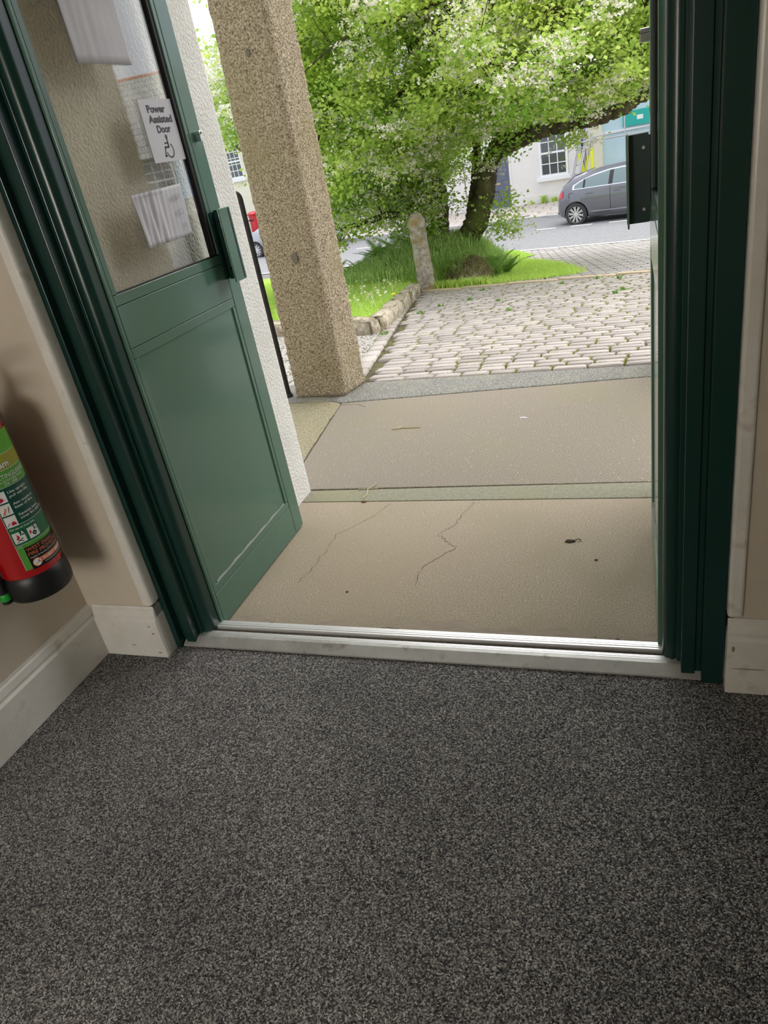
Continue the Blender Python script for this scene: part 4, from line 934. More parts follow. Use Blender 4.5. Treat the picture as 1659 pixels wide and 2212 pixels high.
# ================================================================== HAWTHORN TREE
tree = empty('hawthorn_tree', (-3.05, 12.0, -.35), label='large blossoming hawthorn tree with twin mossy trunks on the grassy mound', cat='tree')
TO = np.array((-3.05, 12.0, -.35))
nodesB = []   # (point, radius)
def smooth_path(pts, n=6):
    P_ = [np.array(p, float) for p in pts]; P_ = [2 * P_[0] - P_[1]] + P_ + [2 * P_[-1] - P_[-2]]; out = []
    for i in range(1, len(P_) - 2):
        for k in range(n):
            s = k / n; a, b_, c, d = P_[i - 1], P_[i], P_[i + 1], P_[i + 2]
            out.append(.5 * ((2 * b_) + (-a + c) * s + (2 * a - 5 * b_ + 4 * c - d) * s * s + (-a + 3 * b_ - 3 * c + d) * s ** 3))
    out.append(P_[-2]); return out
def limb(name, pts, r0, r1, n=12, jit=.02, sides=10):
    sp = smooth_path(pts, n); k = len(sp); sp = [p + rng.normal(0, jit * .5, 3) for p in sp]
    rad = [(r0 * (1 - i / (k - 1)) ** .8 + r1 * (i / (k - 1))) * (1 + .035 * math.sin(i * 1.3)) for i in range(k)]
    for p, r_ in zip(sp, rad): nodesB.append((p, r_))
    o = MB().tube([p - TO for p in sp], rad, sides).build(name, M['bark'], tree, smooth=True); return o
limb('trunk', [(-3.22, 12.0, -.45), (-3.20, 12.0, .0), (-3.12, 12.05, .5), (-3.2, 12.1, 1.1), (-3.05, 12.3, 1.9), (-2.9, 12.3, 3.0), (-3.1, 12.2, 4.2)], .30, .04)
limb('trunk', [(-3.15, 11.95, -.42), (-2.80, 11.9, -.24), (-2.50, 11.88, .0), (-2.31, 11.88, .38), (-2.18, 11.9, .8), (-2.0, 12.0, 1.15), (-1.7, 12.1, 1.9), (-1.4, 12.3, 2.9), (-1.2, 12.3, 3.9)], .21, .04)
limb('trunk', [(-2.58, 12.0, .02), (-2.50, 12.05, .35), (-2.42, 12.08, .7), (-2.38, 12.15, 1.1), (-2.3, 12.4, 2.0), (-2.1, 12.6, 3.2)], .10, .03)
limb('bough', [(-2.1, 11.95, 1.0), (-1.6, 11.8, 1.16), (-1.1, 11.8, 1.22), (-.6, 11.7, 1.22), (-.25, 11.7, 1.27), (.1, 11.7, 1.40), (.7, 11.6, 1.62), (1.4, 11.5, 2.1)], .13, .03)
limb('bough', [(-3.15, 12.05, .75), (-3.55, 11.9, .72), (-4.0, 11.7, .80), (-4.6, 11.6, .92), (-5.3, 11.6, 1.2), (-6.2, 11.7, 1.8)], .14, .02)
limb('bough', [(-3.15, 12.0, .45), (-3.5, 11.6, .45), (-3.95, 11.3, .42), (-4.4, 11.2, .38), (-4.9, 11.1, .45)], .07, .015)
limb('bough', [(-3.15, 12.1, 1.3), (-3.7, 11.6, 1.7), (-4.5, 11.3, 2.2), (-5.6, 11.3, 2.9)], .12, .02)
limb('bough', [(-1.9, 12.1, 1.5), (-1.2, 11.6, 2.1), (-.4, 11.2, 2.6), (.5, 11.0, 3.0)], .11, .02)
limb('bough', [(-2.7, 12.2, 1.5), (-2.6, 11.3, 2.0), (-2.5, 10.4, 2.5), (-2.4, 9.7, 2.7)], .10, .02)
limb('bough', [(-1.5, 12.2, 2.4), (-.9, 12.4, 3.2), (-.2, 12.4, 4.1)], .09, .02)
limb('bough', [(-.3, 11.7, 1.30), (.0, 11.6, 1.7), (.1, 11.5, 2.4), (.3, 11.5, 3.3)], .07, .02)
limb('bough', [(-2.9, 12.5, 2.4), (-3.8, 12.8, 3.2), (-4.8, 13.0, 3.8)], .09, .02)
ZX = [-7.4, -6.6, -6.0, -5.5, -5.0, -4.6, -4.1, -3.7, -3.3, -2.9, -2.2, -1.4, -.8, 0, 1, 1.7]
ZL = [2.2, 1.6, 1.25, .80, .50, .32, .30, .36, .66, 1.05, 1.32, 1.28, 1.25, 1.42, 1.7, 2.2]
def zlow(x, y): return np.interp(x, ZX, ZL) + .10 * abs(y - 12) * .8
cen = np.array((-2.55, 12.1, 2.6)); rad_ = np.array((3.75, 3.4, 2.75))
cl = []
while len(cl) < 1650:
    d = rng.normal(0, 1, 3); d /= np.linalg.norm(d); r_ = rng.uniform(.30, 1) ** .55
    p = cen + d * rad_ * r_ * (1 + .10 * math.sin(d[0] * 7 + d[2] * 5) + .06 * math.sin(d[1] * 11))
    zl = zlow(p[0], p[1])
    if p[2] < zl:
        if p[2] > zl - .5 and rng.random() < .5: p[2] = zl + rng.uniform(0, .25)
        else: continue
    if p[0] < -5.2 and p[2] > 2.7: continue
    cl.append(p)
# hanging sprays low on the left and around the trunk
for x, y, z in ((-4.9, 11.2, .35), (-4.6, 11.1, .15), (-4.35, 11.3, .3), (-3.95, 11.4, .35), (-5.2, 11.3, .55), (-3.5, 11.5, .35), (-3.45, 11.6, .1), (-3.3, 11.6, .6), (-3.2, 11.55, .35), (-2.95, 11.5, .75), (-2.85, 11.55, .5), (-2.6, 11.5, 1.0), (-2.2, 11.6, .98),
                (-2.05, 11.8, .1), (-2.0, 11.8, .35), (-1.95, 11.7, -.05), (-1.8, 11.6, 1.05), (-.95, 11.6, 1.02), (-6.35, 11.8, 3.1), (-6.4, 11.9, 2.2), (-6.35, 11.9, 1.9), (-6.3, 11.9, 2.5), (-4.2, 11.2, .62), (-3.8, 11.3, .75), (-3.6, 11.45, .6), (-3.35, 11.5, .85), (-4.5, 11.3, .55), (-3.3, 11.62, .2), (-3.1, 11.6, .15), (-3.05, 11.6, .5), (-3.25, 11.6, .0), (-3.4, 11.6, .45), (-3.0, 11.6, .9), (-3.2, 11.5, .75), (-3.5, 11.5, .55), (-4.75, 11.2, .6), (-5.3, 11.4, .8), (-5.1, 11.3, .2)):
    cl.append(np.array((x, y, z)))
cl = np.array(cl)
# secondary branches and twigs toward the clusters
pick = rng.choice(len(cl), 130, replace=False)
tw = MB()
base_nodes = list(nodesB)
for i in pick:
    p = cl[i]; ds = [np.linalg.norm(n_[0] - p) + (2 if n_[0][2] > p[2] + .8 else 0) for n_ in base_nodes]; n_ = base_nodes[int(np.argmin(ds))]
    a = n_[0]; mid = (a + p) / 2 + rng.normal(0, .12, 3) + (0, 0, .08); sp = smooth_path([a, mid, p], 5); r0 = min(n_[1] * .6, .04)
    tw.tube([q - TO for q in sp], [r0 * (1 - k / (len(sp))) + .006 for k in range(len(sp))], 5, False)
    for q in sp: nodesB.append((q, .02))
nb = np.array([n_[0] for n_ in nodesB])
for p in cl:
    a = nb[np.argmin(((nb - p) ** 2).sum(1))]; mid = (a + p) / 2 + rng.normal(0, .05, 3); q = p + (p - a) * .25 + rng.normal(0, .08, 3)
    tw.tube([a - TO, mid - TO, p - TO, q - TO], [.009, .006, .004, .002], 3, False)
tw.build('twigs', M['bark'], tree, smooth=True, kind='stuff')
# leaves
def leaf_cloud(centers, per, spread, flat_, size, up):
    n = len(centers) * per; c = np.repeat(centers, per, 0); off = rng.normal(0, 1, (n, 3)) * spread; off[:, 2] *= flat_
    p = c + off; nrm = rng.normal(0, 1, (n, 3)); nrm[:, 2] = np.abs(nrm[:, 2]) + up; nrm /= np.linalg.norm(nrm, axis=1)[:, None]
    a = np.cross(nrm, rng.normal(0, 1, (n, 3))); a /= np.linalg.norm(a, axis=1)[:, None]; b_ = np.cross(nrm, a); s = size * rng.uniform(.6, 1.3, n)[:, None]
    V = np.stack([p - a * s * .55, p + b_ * s * .42 + a * s * .1, p + a * s * .6, p - b_ * s * .42 + a * s * .1], 1).reshape(-1, 3)
    return V, np.arange(4 * n).reshape(n, 4), n
sp_ = rng.uniform(.09, .18, len(cl))[:, None]
per = 190
hue = np.clip(rng.normal(.5, .22, len(cl)) + .05 * (cl[:, 2] - 2), 0, 1)
V, F, n = leaf_cloud(cl, per, np.repeat(np.concatenate([sp_ * 1.25, sp_ * 1.25, sp_], 1), per, 0), .62, .053, .55)
rn = np.clip(np.repeat(hue, per) + rng.normal(0, .16, n), 0, 1)
obj('foliage', npmesh('foliage', V - TO, F, {'rnd': np.repeat(rn, 4)}), M['leaf'], tree, kind='stuff')
# blossom: flat-topped clusters of small white flowers on the outer sprays
od = np.linalg.norm((cl - cen) / rad_, axis=1)
blm = cl[(od > .55) & (rng.random(len(cl)) < np.clip(.62 + .4 * np.sin(cl[:, 0] * 1.9 + 1.5) * np.sin(cl[:, 2] * 2.1), .1, .95))]
cor = np.repeat(blm, 24, 0); k_ = rng.normal(0, 1, (len(cor), 3)) * (.15, .15, .07); out_ = (cor - cen) / np.linalg.norm(cor - cen, axis=1)[:, None]; out_[:, 1] = np.minimum(out_[:, 1], -.15); cor = cor + k_ + out_ * rng.uniform(.12, .30, (len(cor), 1)) + (0, 0, .08)
V, F, n = leaf_cloud(cor, 10, np.array((.030, .030, .015)), 1, .032, .5)
obj('blossom', npmesh('blossom', V - TO, F, {'rnd': np.repeat(rng.uniform(0, 1, n), 4)}), M['blossom'], tree, kind='stuff')

# ================================================================== STREET
def street_surf(name, u0, u1, t0, t1, mat, label, off=0, nu=60, nt_=8, zf=None):
    def fn(u, t):
        x, y = uv2xy(u, t); return (x, y, (zf(u, t) if zf else G(x, y)) + off)
    return MB().grid(fn, np.linspace(u0, u1, nu), np.linspace(t0, t1, nt_)).build(name, mat, smooth=True, kind='structure', label=label)
bp_ = street_surf('block_paving', -16, 25, 8.92, 16.3, M['paver_joint'], 'grey block paving forecourt between lawn, cobbles and road', -.012, 60, 20)
def paver_field(u0, u1, t0, t1, su, stt, rot, keep, h=.012, gap=.010):
    V, F = [], []; cu, ct = (u0 + u1) / 2, (t0 + t1) / 2; Rr = math.hypot(u1 - u0, t1 - t0) / 2; c, s = math.cos(rot), math.sin(rot)
    for j in range(int(-Rr / stt), int(Rr / stt) + 1):
        for i in range(int(-Rr / su) - 1, int(Rr / su) + 1):
            a = (i + (.5 if j % 2 else 0)) * su; b_ = j * stt; u = cu + a * c - b_ * s; t = ct + a * s + b_ * c
            if not (u0 < u < u1 and t0 < t < t1): continue
            x, y = uv2xy(u, t)
            if not keep(x, y): continue
            n_ = len(V); dz = random.uniform(-.003, .003)
            for zz, k in ((-.015, 1), (0, .96)):
                for da, db in ((-1, -1), (1, -1), (1, 1), (-1, 1)):
                    aa, bb = da * (su - gap) / 2 * k, db * (stt - gap) / 2 * k; uu, t2 = u + aa * c - bb * s, t + aa * s + bb * c; X_, Y_ = uv2xy(uu, t2); V.append((X_, Y_, G(X_, Y_) + zz + dz))
            F += [(n_ + 4, n_ + 5, n_ + 6, n_ + 7)] + [(n_ + q, n_ + (q + 1) % 4, n_ + 4 + (q + 1) % 4, n_ + 4 + q) for q in range(4)]
    return MB().add(V, F)
paver_field(-8.2, 1.0, 9.0, 16.28, .30, .15, math.radians(24), lambda x, y: not inpoly(x, y, [(-2.3, 10.2), (-1.0, 10.2), (-1.2, 11.5), (-2.2, 14), (-2.9, 14.6), (-2.9, 11.5)]) and x > -5.5, gap=.014).build('paving_blocks', M['paver'], bp_, kind='stuff')
street_surf('road', -60, 45, 16.35, 22.9, M['asphalt'], 'worn grey asphalt road', 0, 80, 8)
street_surf('road_edge_kerb', -60, 45, 16.24, 16.44, M['paint_line'], 'pale flush kerb line along the near road edge', .008, 80, 2)
pv = street_surf('far_pavement', -60, 45, 22.95, 25.3, M['paver_joint'], 'pinkish paved footway in front of the houses', 0, 60, 4, lambda u, t: -1.488 + .14 * (t - 22.95) / 2.3)
_G = G
def Gp(x, y): return -1.474 + .14 * (tt(x, y) - 22.95) / 2.3
G = Gp
paver_field(-22, -1, 23.2, 25.2, .60, .34, math.radians(12), lambda x, y: True, gap=.016).build('paving_slabs', M['pave_far'], pv, kind='stuff')
G = _G
kb = empty('road_kerb', (0, 0, 0), kind='structure', label='pale granite kerb of the far footway')
u = -26.0
while u < 4:
    ln = .92; x, y = uv2xy(u + ln / 2, 23.03); o = MB().box(-ln / 2 + .006, ln / 2 - .006, -.13, .13, -.2, 0).build('kerb_stone', M['kerb_far'], kb, bevel=.015); o.location = (x, y, -1.47); o.rotation_euler = (0, 0, ST); u += ln
mk = empty('road_marking', (0, 0, 0), kind='structure', label='faded white dashes along the parking lane')
for u in np.arange(-16.5, 2, 1.05):
    x, y = uv2xy(u, 20.35); o = MB().box(-.3, .3, -.05, .05, -.002, .004).build('dash', M['paint_line'], mk); o.location = (x, y, G(x, y) + .004); o.rotation_euler = (0, 0, ST)
# ground under everything beyond
MB().box(-60, 60, 2.9, 90, -2.6, -2.3).build('ground', M['soil'], kind='structure', label='bare ground beneath the street')

# ------------------------------------------------------------------ houses
def sash(par, x, z, w, h, nx, ny, sill=True, mat='white', split=True):
    f = MB(); fr = .07; bar = .028; y0, y1 = -.045, .03
    f.box(x, x + fr, y0, y1, z, z + h); f.box(x + w - fr, x + w, y0, y1, z, z + h); f.box(x + fr, x + w - fr, y0, y1, z, z + fr); f.box(x + fr, x + w - fr, y0, y1, z + h - fr, z + h)
    if split: f.box(x + fr, x + w - fr, y0 + .005, y1, z + h / 2 - .03, z + h / 2 + .03)
    iw, ih = (w - 2 * fr) / nx, (h - 2 * fr) / ny
    for i in range(1, nx): f.box(x + fr + i * iw - bar / 2, x + fr + i * iw + bar / 2, y0 + .012, y1, z + fr, z + h - fr)
    for j in range(1, ny): f.box(x + fr, x + w - fr, y0 + .012, y1 - .001, z + fr + j * ih - bar / 2, z + fr + j * ih + bar / 2)
    fo = f.build('window', M[mat], par)
    for i in range(nx):
        for j in range(ny): MB().box(x + fr + i * iw + bar / 2, x + fr + (i + 1) * iw - bar / 2, -.012, -.006, z + fr + j * ih + bar / 2, z + fr + (j + 1) * ih - bar / 2).build('pane', M['win_glass'], fo)
    if sill: MB().box(x - .1, x + w + .1, -.14, .0, z - .12, z - .002).build('window_sill', M['white'], fo, bevel=.01)
    return fo
def house(u0, u1, mat, label, eaves=4.4, ridge=6.2, depth=7, roofmat='slate', t0=25.2, z0=-1.45):
    x, y = uv2xy(u0, t0); r = empty('house', (x, y, z0), ST, label, 'house'); w = u1 - u0
    MB().prism([(0, 0), (0, eaves), (depth / 2, ridge - .1), (depth, eaves), (depth, 0)], 0, w, 'x').build('wall', M[mat], r)
    rp = MB(); rp.prism([(-.25, eaves - .12), (depth / 2, ridge), (depth / 2, ridge + .07), (-.25, eaves - .05)], -.05, w + .05, 'x'); rp.prism([(depth + .25, eaves - .12), (depth / 2, ridge), (depth / 2, ridge + .07), (depth + .25, eaves - .05)], -.05, w + .05, 'x')
    rf = rp.build('roof', M[roofmat], r)
    MB().tube([(-.05, -.28, eaves - .08), (w + .05, -.28, eaves - .08)], .055, 8).build('gutter', M['car_trim'], r, smooth='auto')
    return r, w, rf
def courses(par, w, eaves, ridge, depth, mat, n):
    """slate courses as stepped strips cut into slates along the visible roof slope"""
    sl_ = math.hypot(depth / 2 + .25, ridge - eaves + .05); dy = (depth / 2 + .25) / n; dz = (ridge - (eaves - .12)) / n; b = MB()
    for k in range(n):
        x = -.05 + (.2 if k % 2 else 0); 
        while x < w:
            x1 = min(x + .395, w + .05); y0, z0 = -.27 + k * dy, eaves - .05 + k * dz + .012
            v = [(x, y0, z0 + .03), (x1, y0, z0 + .03), (x1, y0 + dy * 1.1, z0 + dz * 1.1 + .01), (x, y0 + dy * 1.1, z0 + dz * 1.1 + .01), (x, y0, z0), (x1, y0, z0)]
            b.add(v, [(0, 1, 2, 3), (4, 5, 1, 0)]); x += .405
    return b.build('slates', M[mat], par, kind='stuff')
# white house with the blue-grey door
hA, wA, rfA = house(-12.9, -8.5, 'house_white', 'white rendered house with blue-grey panelled door and small sash window')
MB().box(0, .82, -.03, 0, 0, .38).build('plinth', M['house_white'], hA); MB().box(1.75, wA, -.03, 0, 0, .38).build('plinth', M['house_white'], hA, bevel=.01)
sash(hA, 2.84, .90, .98, 1.45, 3, 4); sash(hA, 2.84, 2.9, .98, 1.2, 3, 4); sash(hA, .8, 2.9, .98, 1.2, 3, 4)
dg_ = MB().box(.88, 1.70, -.03, .02, .12, 2.1).build('front_door', M['door_grey'], hA)
for (x0, x1, z0, z1) in ((.95, 1.25, .25, .80), (1.33, 1.63, .25, .80), (.95, 1.25, 1.0, 1.9), (1.33, 1.63, 1.0, 1.9)): MB().box(x0, x1, -.04, -.03, z0, z1).build('door_panel', M['door_grey'], dg_, bevel=.012)
MB().box(1.22, 1.36, -.045, -.03, .88, .93).build('letter_plate', M['brass'], dg_)
MB().box(.85, 1.73, -.25, .0, 0, .11).build('door_step', M['kerb_far'], hA)
MB().box(.76, .87, -.05, 0, 0, 2.3).build('door_surround', M['white'], hA); MB().box(1.71, 1.79, -.02, 0, 0, 2.3).build('door_surround', M['house_white'], hA)
MB().tube([(wA - .08, -.06, 0), (wA - .08, -.06, 4.3)], .04, 8).build('downpipe', M['car_trim'], hA, smooth='auto')
courses(rfA, wA, 4.4, 6.2, 7, 'slate', 12)
# pale blue shop
hB, wB, rfB = house(-8.45, -1.6, 'house_blue', 'pale blue shop front with teal sign behind the scaffold')
MB().box(0, .52, -.06, 0, 0, 4.3).build('pilaster', M['house_cream'], hB, bevel=.01)
MB().box(1.18, 3.6, -.08, 0, 2.0, 2.42).build('sign_board', M['teal'], hB, bevel=.01)
MB().box(1.62, 1.80, -.085, -.08, 2.15, 2.27).build('sign_plate', M['white'], hB)
MB().box(.52, wB, -.05, 0, 1.88, 1.95).build('cornice', M['white'], hB); courses(rfB, wB, 4.4, 6.2, 7, 'slate', 12)
sash(hB, 3.0, 2.7, 1.0, 1.3, 3, 4)
# slate-roofed house further along, seen reflected in the door glass
hE, wE, rfE = house(-1.55, 11, 'stonework', 'low stone house with slate roof and pale blue shutters along the street', 3.8, 6.4, 7, 'slate_pale')
w1 = sash(hE, 6.9, 2.45, 1.1, 1.25, 3, 4)
for x in (6.35, 8.05): MB().box(x, x + .5, -.06, 0, 2.4, 3.75).build('shutter', M['shutter_blue'], hE, bevel=.01)
sash(hE, 2.5, 2.45, 1.1, 1.25, 3, 4); sash(hE, 9.9, .7, 1.1, 1.4, 3, 4); MB().box(0, wE, -.04, 0, 0, 1.6).build('plinth', M['house_white'], hE)
courses(rfE, wE, 3.8, 6.4, 7, 'slate_pale', 14)
for k in range(30): MB().lathe([(.11, k * .42 - .0), (.12, k * .42 + .02), (.12, k * .42 + .38), (.11, k * .42 + .40)], (0, 3.5, 6.42), 10, 'x').build('ridge_tile', M['terracotta'], rfE)
# pale house behind the tree and cream house further left
hD, wD, rfD = house(-19.9, -12.95, 'house_white', 'white house standing behind the hawthorn crown'); courses(rfD, wD, 4.4, 6.2, 7, 'slate', 12)
sash(hD, 1.2, .9, 1.0, 1.4, 3, 4); sash(hD, 4.6, .9, 1.0, 1.4, 3, 4); sash(hD, 1.2, 2.9, 1.0, 1.2, 3, 4); sash(hD, 4.6, 2.9, 1.0, 1.2, 3, 4)
hC, wC, rfC = house(-28, -19.95, 'house_cream', 'cream house with slate roof and stone chimney beyond the pillar', 4.2, 5.75, 7); courses(rfC, wC, 4.2, 5.75, 7, 'slate', 10)
sash(hC, 3.55, 2.62, 1.15, 1.35, 4, 5); sash(hC, 5.6, .9, 1.0, 1.4, 3, 4); sash(hC, 6.0, 2.62, 1.0, 1.35, 4, 5)
ch = MB().box(3.6, 4.9, 3.0, 3.9, 5.2, 6.15).build('chimney', M['stonework'], hC, bevel=.02)
MB().box(3.52, 4.98, 2.92, 3.98, 6.15, 6.28).build('chimney_cap', M['stonework'], ch, bevel=.02)
MB().lathe([(.15, 6.28), (.13, 6.6), (.16, 6.62), (.16, 6.68), (.1, 6.68)], (4.35, 3.45, 0), 16).build('chimney_pot', M['terracotta'], ch, smooth='auto')
# weeds at the foot of the white house
for i, (u, n, h) in enumerate(((-9.95, 60, .28), (-9.6, 40, .2), (-9.1, 25, .25), (-10.4, 20, .15))):
    x, y = uv2xy(u, 25.1); P = np.stack([rng.normal(x, .05, n), rng.normal(y, .02, n), np.full(n, -1.36)], 1); V, F, rn = blades(P, h, .03, .6, rng.uniform(.2, 1, n), 2)
    obj('wall_weed', npmesh('wall_weed', V, F, {'rnd': rn}), M['grass'], label='green weeds sprouting at the foot of the white house', cat='weed', group='weeds at the white house')

# ------------------------------------------------------------------ ladder, scaffold, pillar box
def SP(u, t, z): x, y = uv2xy(u, t); return (x, y, z)
lo_ = np.array(SP(-8.9, 24.3, -1.42)); hi_ = np.array(SP(-8.2, 24.9, 1.75)); sd = np.array(SP(.26, -.16, 0)) 
ld = empty('ladder', tuple(lo_), label='aluminium extension ladder leaning between the white and blue houses', cat='ladder')
for s in (0, 1): MB().tube([sd * s, hi_ - lo_ + sd * s], .03, 6).build('stile', M['galv'], ld)
for k in range(12):
    p = (hi_ - lo_) * (.05 + .078 * k); MB().tube([p, p + sd], .016, 6).build('rung', M['galv'], ld)
off = np.array(SP(.07, -.08, 0))
for s in (0, 1): MB().tube([off + sd * s + (hi_ - lo_) * .1, (hi_ - lo_) * 1.0 + sd * s + off], .024, 6).build('stile', M['galv'], ld)
sc = empty('scaffold', SP(-8.0, 24.4, -1.42), label='tubular scaffold with yellow sleeved poles in front of the blue shop', cat='scaffold')
B_ = np.array(SP(-8.0, 24.4, -1.42))
def sct(n, a, b_, r, mat, par=None): return MB().tube([np.array(SP(*a)) - B_, np.array(SP(*b_)) - B_], r, 8).build(n, M[mat], par or sc, smooth='auto')
sp1 = sct('standard', (-8.02, 24.4, -1.42), (-8.02, 24.4, .55), .03, 'galv'); sct('foam_sleeve', (-8.02, 24.4, -1.3), (-8.02, 24.4, .15), .055, 'hi_vis', sp1)
sp2 = sct('brace', (-8.35, 24.5, -.75), (-8.05, 24.42, .35), .025, 'galv'); sct('foam_sleeve', (-8.35, 24.5, -.75), (-8.16, 24.45, -.05), .035, 'hi_vis', sp2)
sp3 = sct('brace', (-8.35, 24.5, -.75), (-8.42, 24.5, .3), .03, 'galv'); sct('foam_sleeve', (-8.33, 24.5, -.70), (-8.45, 24.5, .05), .06, 'hi_vis', sp3)
sct('ledger', (-8.5, 24.4, .36), (-3.5, 24.4, .36), .028, 'galv'); sct('ledger', (-8.5, 24.4, .44), (-3.5, 24.4, .56), .022, 'galv'); sct('ledger', (-8.3, 24.4, 1.25), (-3.5, 24.4, 1.25), .028, 'galv')
sct('standard', (-5.5, 24.4, -1.42), (-5.5, 24.4, 2.6), .03, 'galv'); sct('standard', (-3.5, 24.4, -1.42), (-3.5, 24.4, 2.6), .03, 'galv'); sct('standard', (-7.0, 24.4, .3), (-7.0, 24.4, 1.3), .02, 'galv')
pb = empty('pillar_box', SP(-21.9, 23.6, -1.44), ST, 'red pillar post box on the far footway by the cream house', 'post box')
MB().lathe([(.25, 0), (.25, .12), (.215, .14), (.21, 1.15), (.22, 1.16), (.22, 1.2), (.21, 1.21)], (0, 0, 0), 28).build('body', M['red'], pb, smooth='auto')
MB().lathe([(.21, 1.21), (.255, 1.22), (.255, 1.27), (.2, 1.31), (.1, 1.34), (.01, 1.345)], (0, 0, 0), 28).build('cap', M['red'], pb, smooth='auto')
MB().box(-.12, .12, -.225, -.20, 1.0, 1.05).build('posting_slot', M['black'], pb)

# ------------------------------------------------------------------ cars
TOPX = [.10, .14, .20, .28, .42, .60, .85, 1.4, 2.0, 2.55, 2.95, 3.35, 3.8, 4.1, 4.25, 4.33]
TOPZ = [.55, .72, .82, .95, 1.10, 1.255, 1.315, 1.415, 1.45, 1.41, 1.22, 1.00, .90, .80, .68, .5]
def wid(x): return float(np.interp(x, [.10, .16, .25, .40, .62, 1.0, 1.8, 3.0, 3.6, 4.0, 4.2, 4.33], [.56, .70, .79, .85, .885, .90, .90, .90, .885, .82, .72, .55]))
def topz(x): return float(np.interp(x, TOPX, TOPZ))
def halfprof(x):
    w_, tz = wid(x), topz(x); zb = float(np.interp(x, [.1, .4, 3.9, 4.33], [.32, .20, .20, .28])); belt = min(.95, tz - .04); g = tz - belt
    zm = min(.62, zb + (belt - zb) * .55)
    return [(0, zb), (w_ * .88, zb), (w_ * .955, zb + .08), (w_ * .985, zb + (zm - zb) * .6), (w_, zm), (w_ * .985, zm + (belt - zm) * .6), (w_ * .955, belt), (w_ * .955 - .17 * g / .5, belt + g * .55), (w_ * .955 - .27 * min(1, g / .45) - .02, belt + g * .86), (w_ * .62, tz - .012 * min(1, g / .3)), (0, tz)]
def ysurf(x, z):
    p = halfprof(x)[1:]; zz = [q[1] for q in p]; yy = [q[0] for q in p]; return float(np.interp(z, zz, yy))
def make_car(name, paint, label, loc, rz, scale=1.0, plate='plate_w'):
    r = empty(name, loc, rz, label, 'car'); r.scale = (scale,) * 3
    xs = np.unique(np.concatenate([np.linspace(.10, 4.33, 56), TOPX])); n = None; V = []; F = []
    for x in xs:
        h = halfprof(x); ring = [(x, -a, b_) for a, b_ in h] + [(x, a, b_) for a, b_ in h[::-1][1:-1]]; n = len(ring); V += ring
    for i in range(len(xs) - 1):
        for j in range(n): F.append((i * n + j, i * n + (j + 1) % n, (i + 1) * n + (j + 1) % n, (i + 1) * n + j))
    F += [tuple(range(n)), tuple(range((len(xs) - 1) * n, len(xs) * n))[::-1]]
    me = MB().add(V, F).mesh('body'); bm = bmesh.new(); bm.from_mesh(me); bmesh.ops.recalc_face_normals(bm, faces=bm.faces); bm.to_mesh(me); bm.free()
    bo = bpy.data.objects.new('tmp', me); COL.objects.link(bo); cut = []
    for wx in (.72, 3.36):
        for s in (-1, 1):
            cme = MB().lathe([(.345, s * .62 if s < 0 else .62), (.345, s * 1.0)] if s > 0 else [(.345, -1.0), (.345, -.62)], (wx, 0, .30), 40, 'y').mesh('cut'); co = bpy.data.objects.new('cut', cme); COL.objects.link(co); cut.append(co)
            bb = bmesh.new(); bb.from_mesh(cme); bmesh.ops.recalc_face_normals(bb, faces=bb.faces); bb.to_mesh(cme); bb.free()
            md = bo.modifiers.new('b', 'BOOLEAN'); md.operation = 'DIFFERENCE'; md.object = co; md.solver = 'EXACT'
    dg = bpy.context.evaluated_depsgraph_get(); dg.update(); res = bpy.data.meshes.new_from_object(bo.evaluated_get(dg))
    for o in cut + [bo]: bpy.data.objects.remove(o)
    body = obj('body', res, M[paint], r, smooth='auto')
    def strip(nm, xs_, zl, zh, mat, off=.006, sides=(-1, 1), rows=4, par=None):
        for s in sides:
            b = MB().grid(lambda i, v: (xs_[int(i)], s * (ysurf(xs_[int(i)], zl[int(i)] + (zh[int(i)] - zl[int(i)]) * v) + off), zl[int(i)] + (zh[int(i)] - zl[int(i)]) * v), range(len(xs_)), np.linspace(0, 1, rows)); b.build(nm, M[mat], par or r, smooth=True)
    lx = lambda a, c, n_=14: list(np.linspace(a, c, n_))
    roofz = lambda x: min(float(np.interp(x, [.66, .85, 1.2, 1.6, 2.0, 2.5, 2.9, 3.1], [1.02, 1.12, 1.23, 1.30, 1.325, 1.30, 1.13, 1.0])), topz(x) - .05)
    belt = lambda x: .965 + .012 * (x - .8)
    # chrome outline then panes
    X_ = lx(.64, 3.1, 30); strip('window_trim', X_, [belt(x) - .022 for x in X_], [roofz(x) + .028 for x in X_], 'chrome', .004)
    for a, c, nm in ((.69, .93, 'quarter_window'), (.99, 1.63, 'rear_window'), (1.74, 2.55, 'front_window'), (2.6, 3.02, 'corner_window')):
        q = lx(a, c); strip(nm, q, [belt(x) + .0 for x in q], [max(belt(x) + .01, roofz(x)) for x in q], 'car_pane', .008)
    for a, c in ((.93, .99), (1.63, 1.74), (2.55, 2.6)):
        q = lx(a, c, 4); strip('window_post', q, [belt(x) for x in q], [roofz(x) for x in q], 'car_trim', .0085)
    for x in (1.685, 2.72): strip('door_gap', [x - .006, x + .006], [.26, .26], [.94, .94], 'car_trim', .003, rows=10)
    q = lx(.95, 1.68, 8); strip('door_gap', q, [.30 + .65 * max(0, (1.16 - x) / .21) ** .6 if x < 1.16 else .295 for x in q], [.312 + .65 * max(0, (1.16 - x) / .21) ** .6 if x < 1.16 else .307 for x in q], 'car_trim', .003, rows=2)
    for x in (1.02, 1.78): 
        for s in (-1, 1): MB().tube([(x, s * (ysurf(x, .82) + .01), .815), (x + .04, s * (ysurf(x, .82) + .03), .825), (x + .14, s * (ysurf(x, .82) + .03), .83), (x + .18, s * (ysurf(x, .82) + .01), .825)], .014, 8).build('door_handle', M[paint], r, smooth='auto')
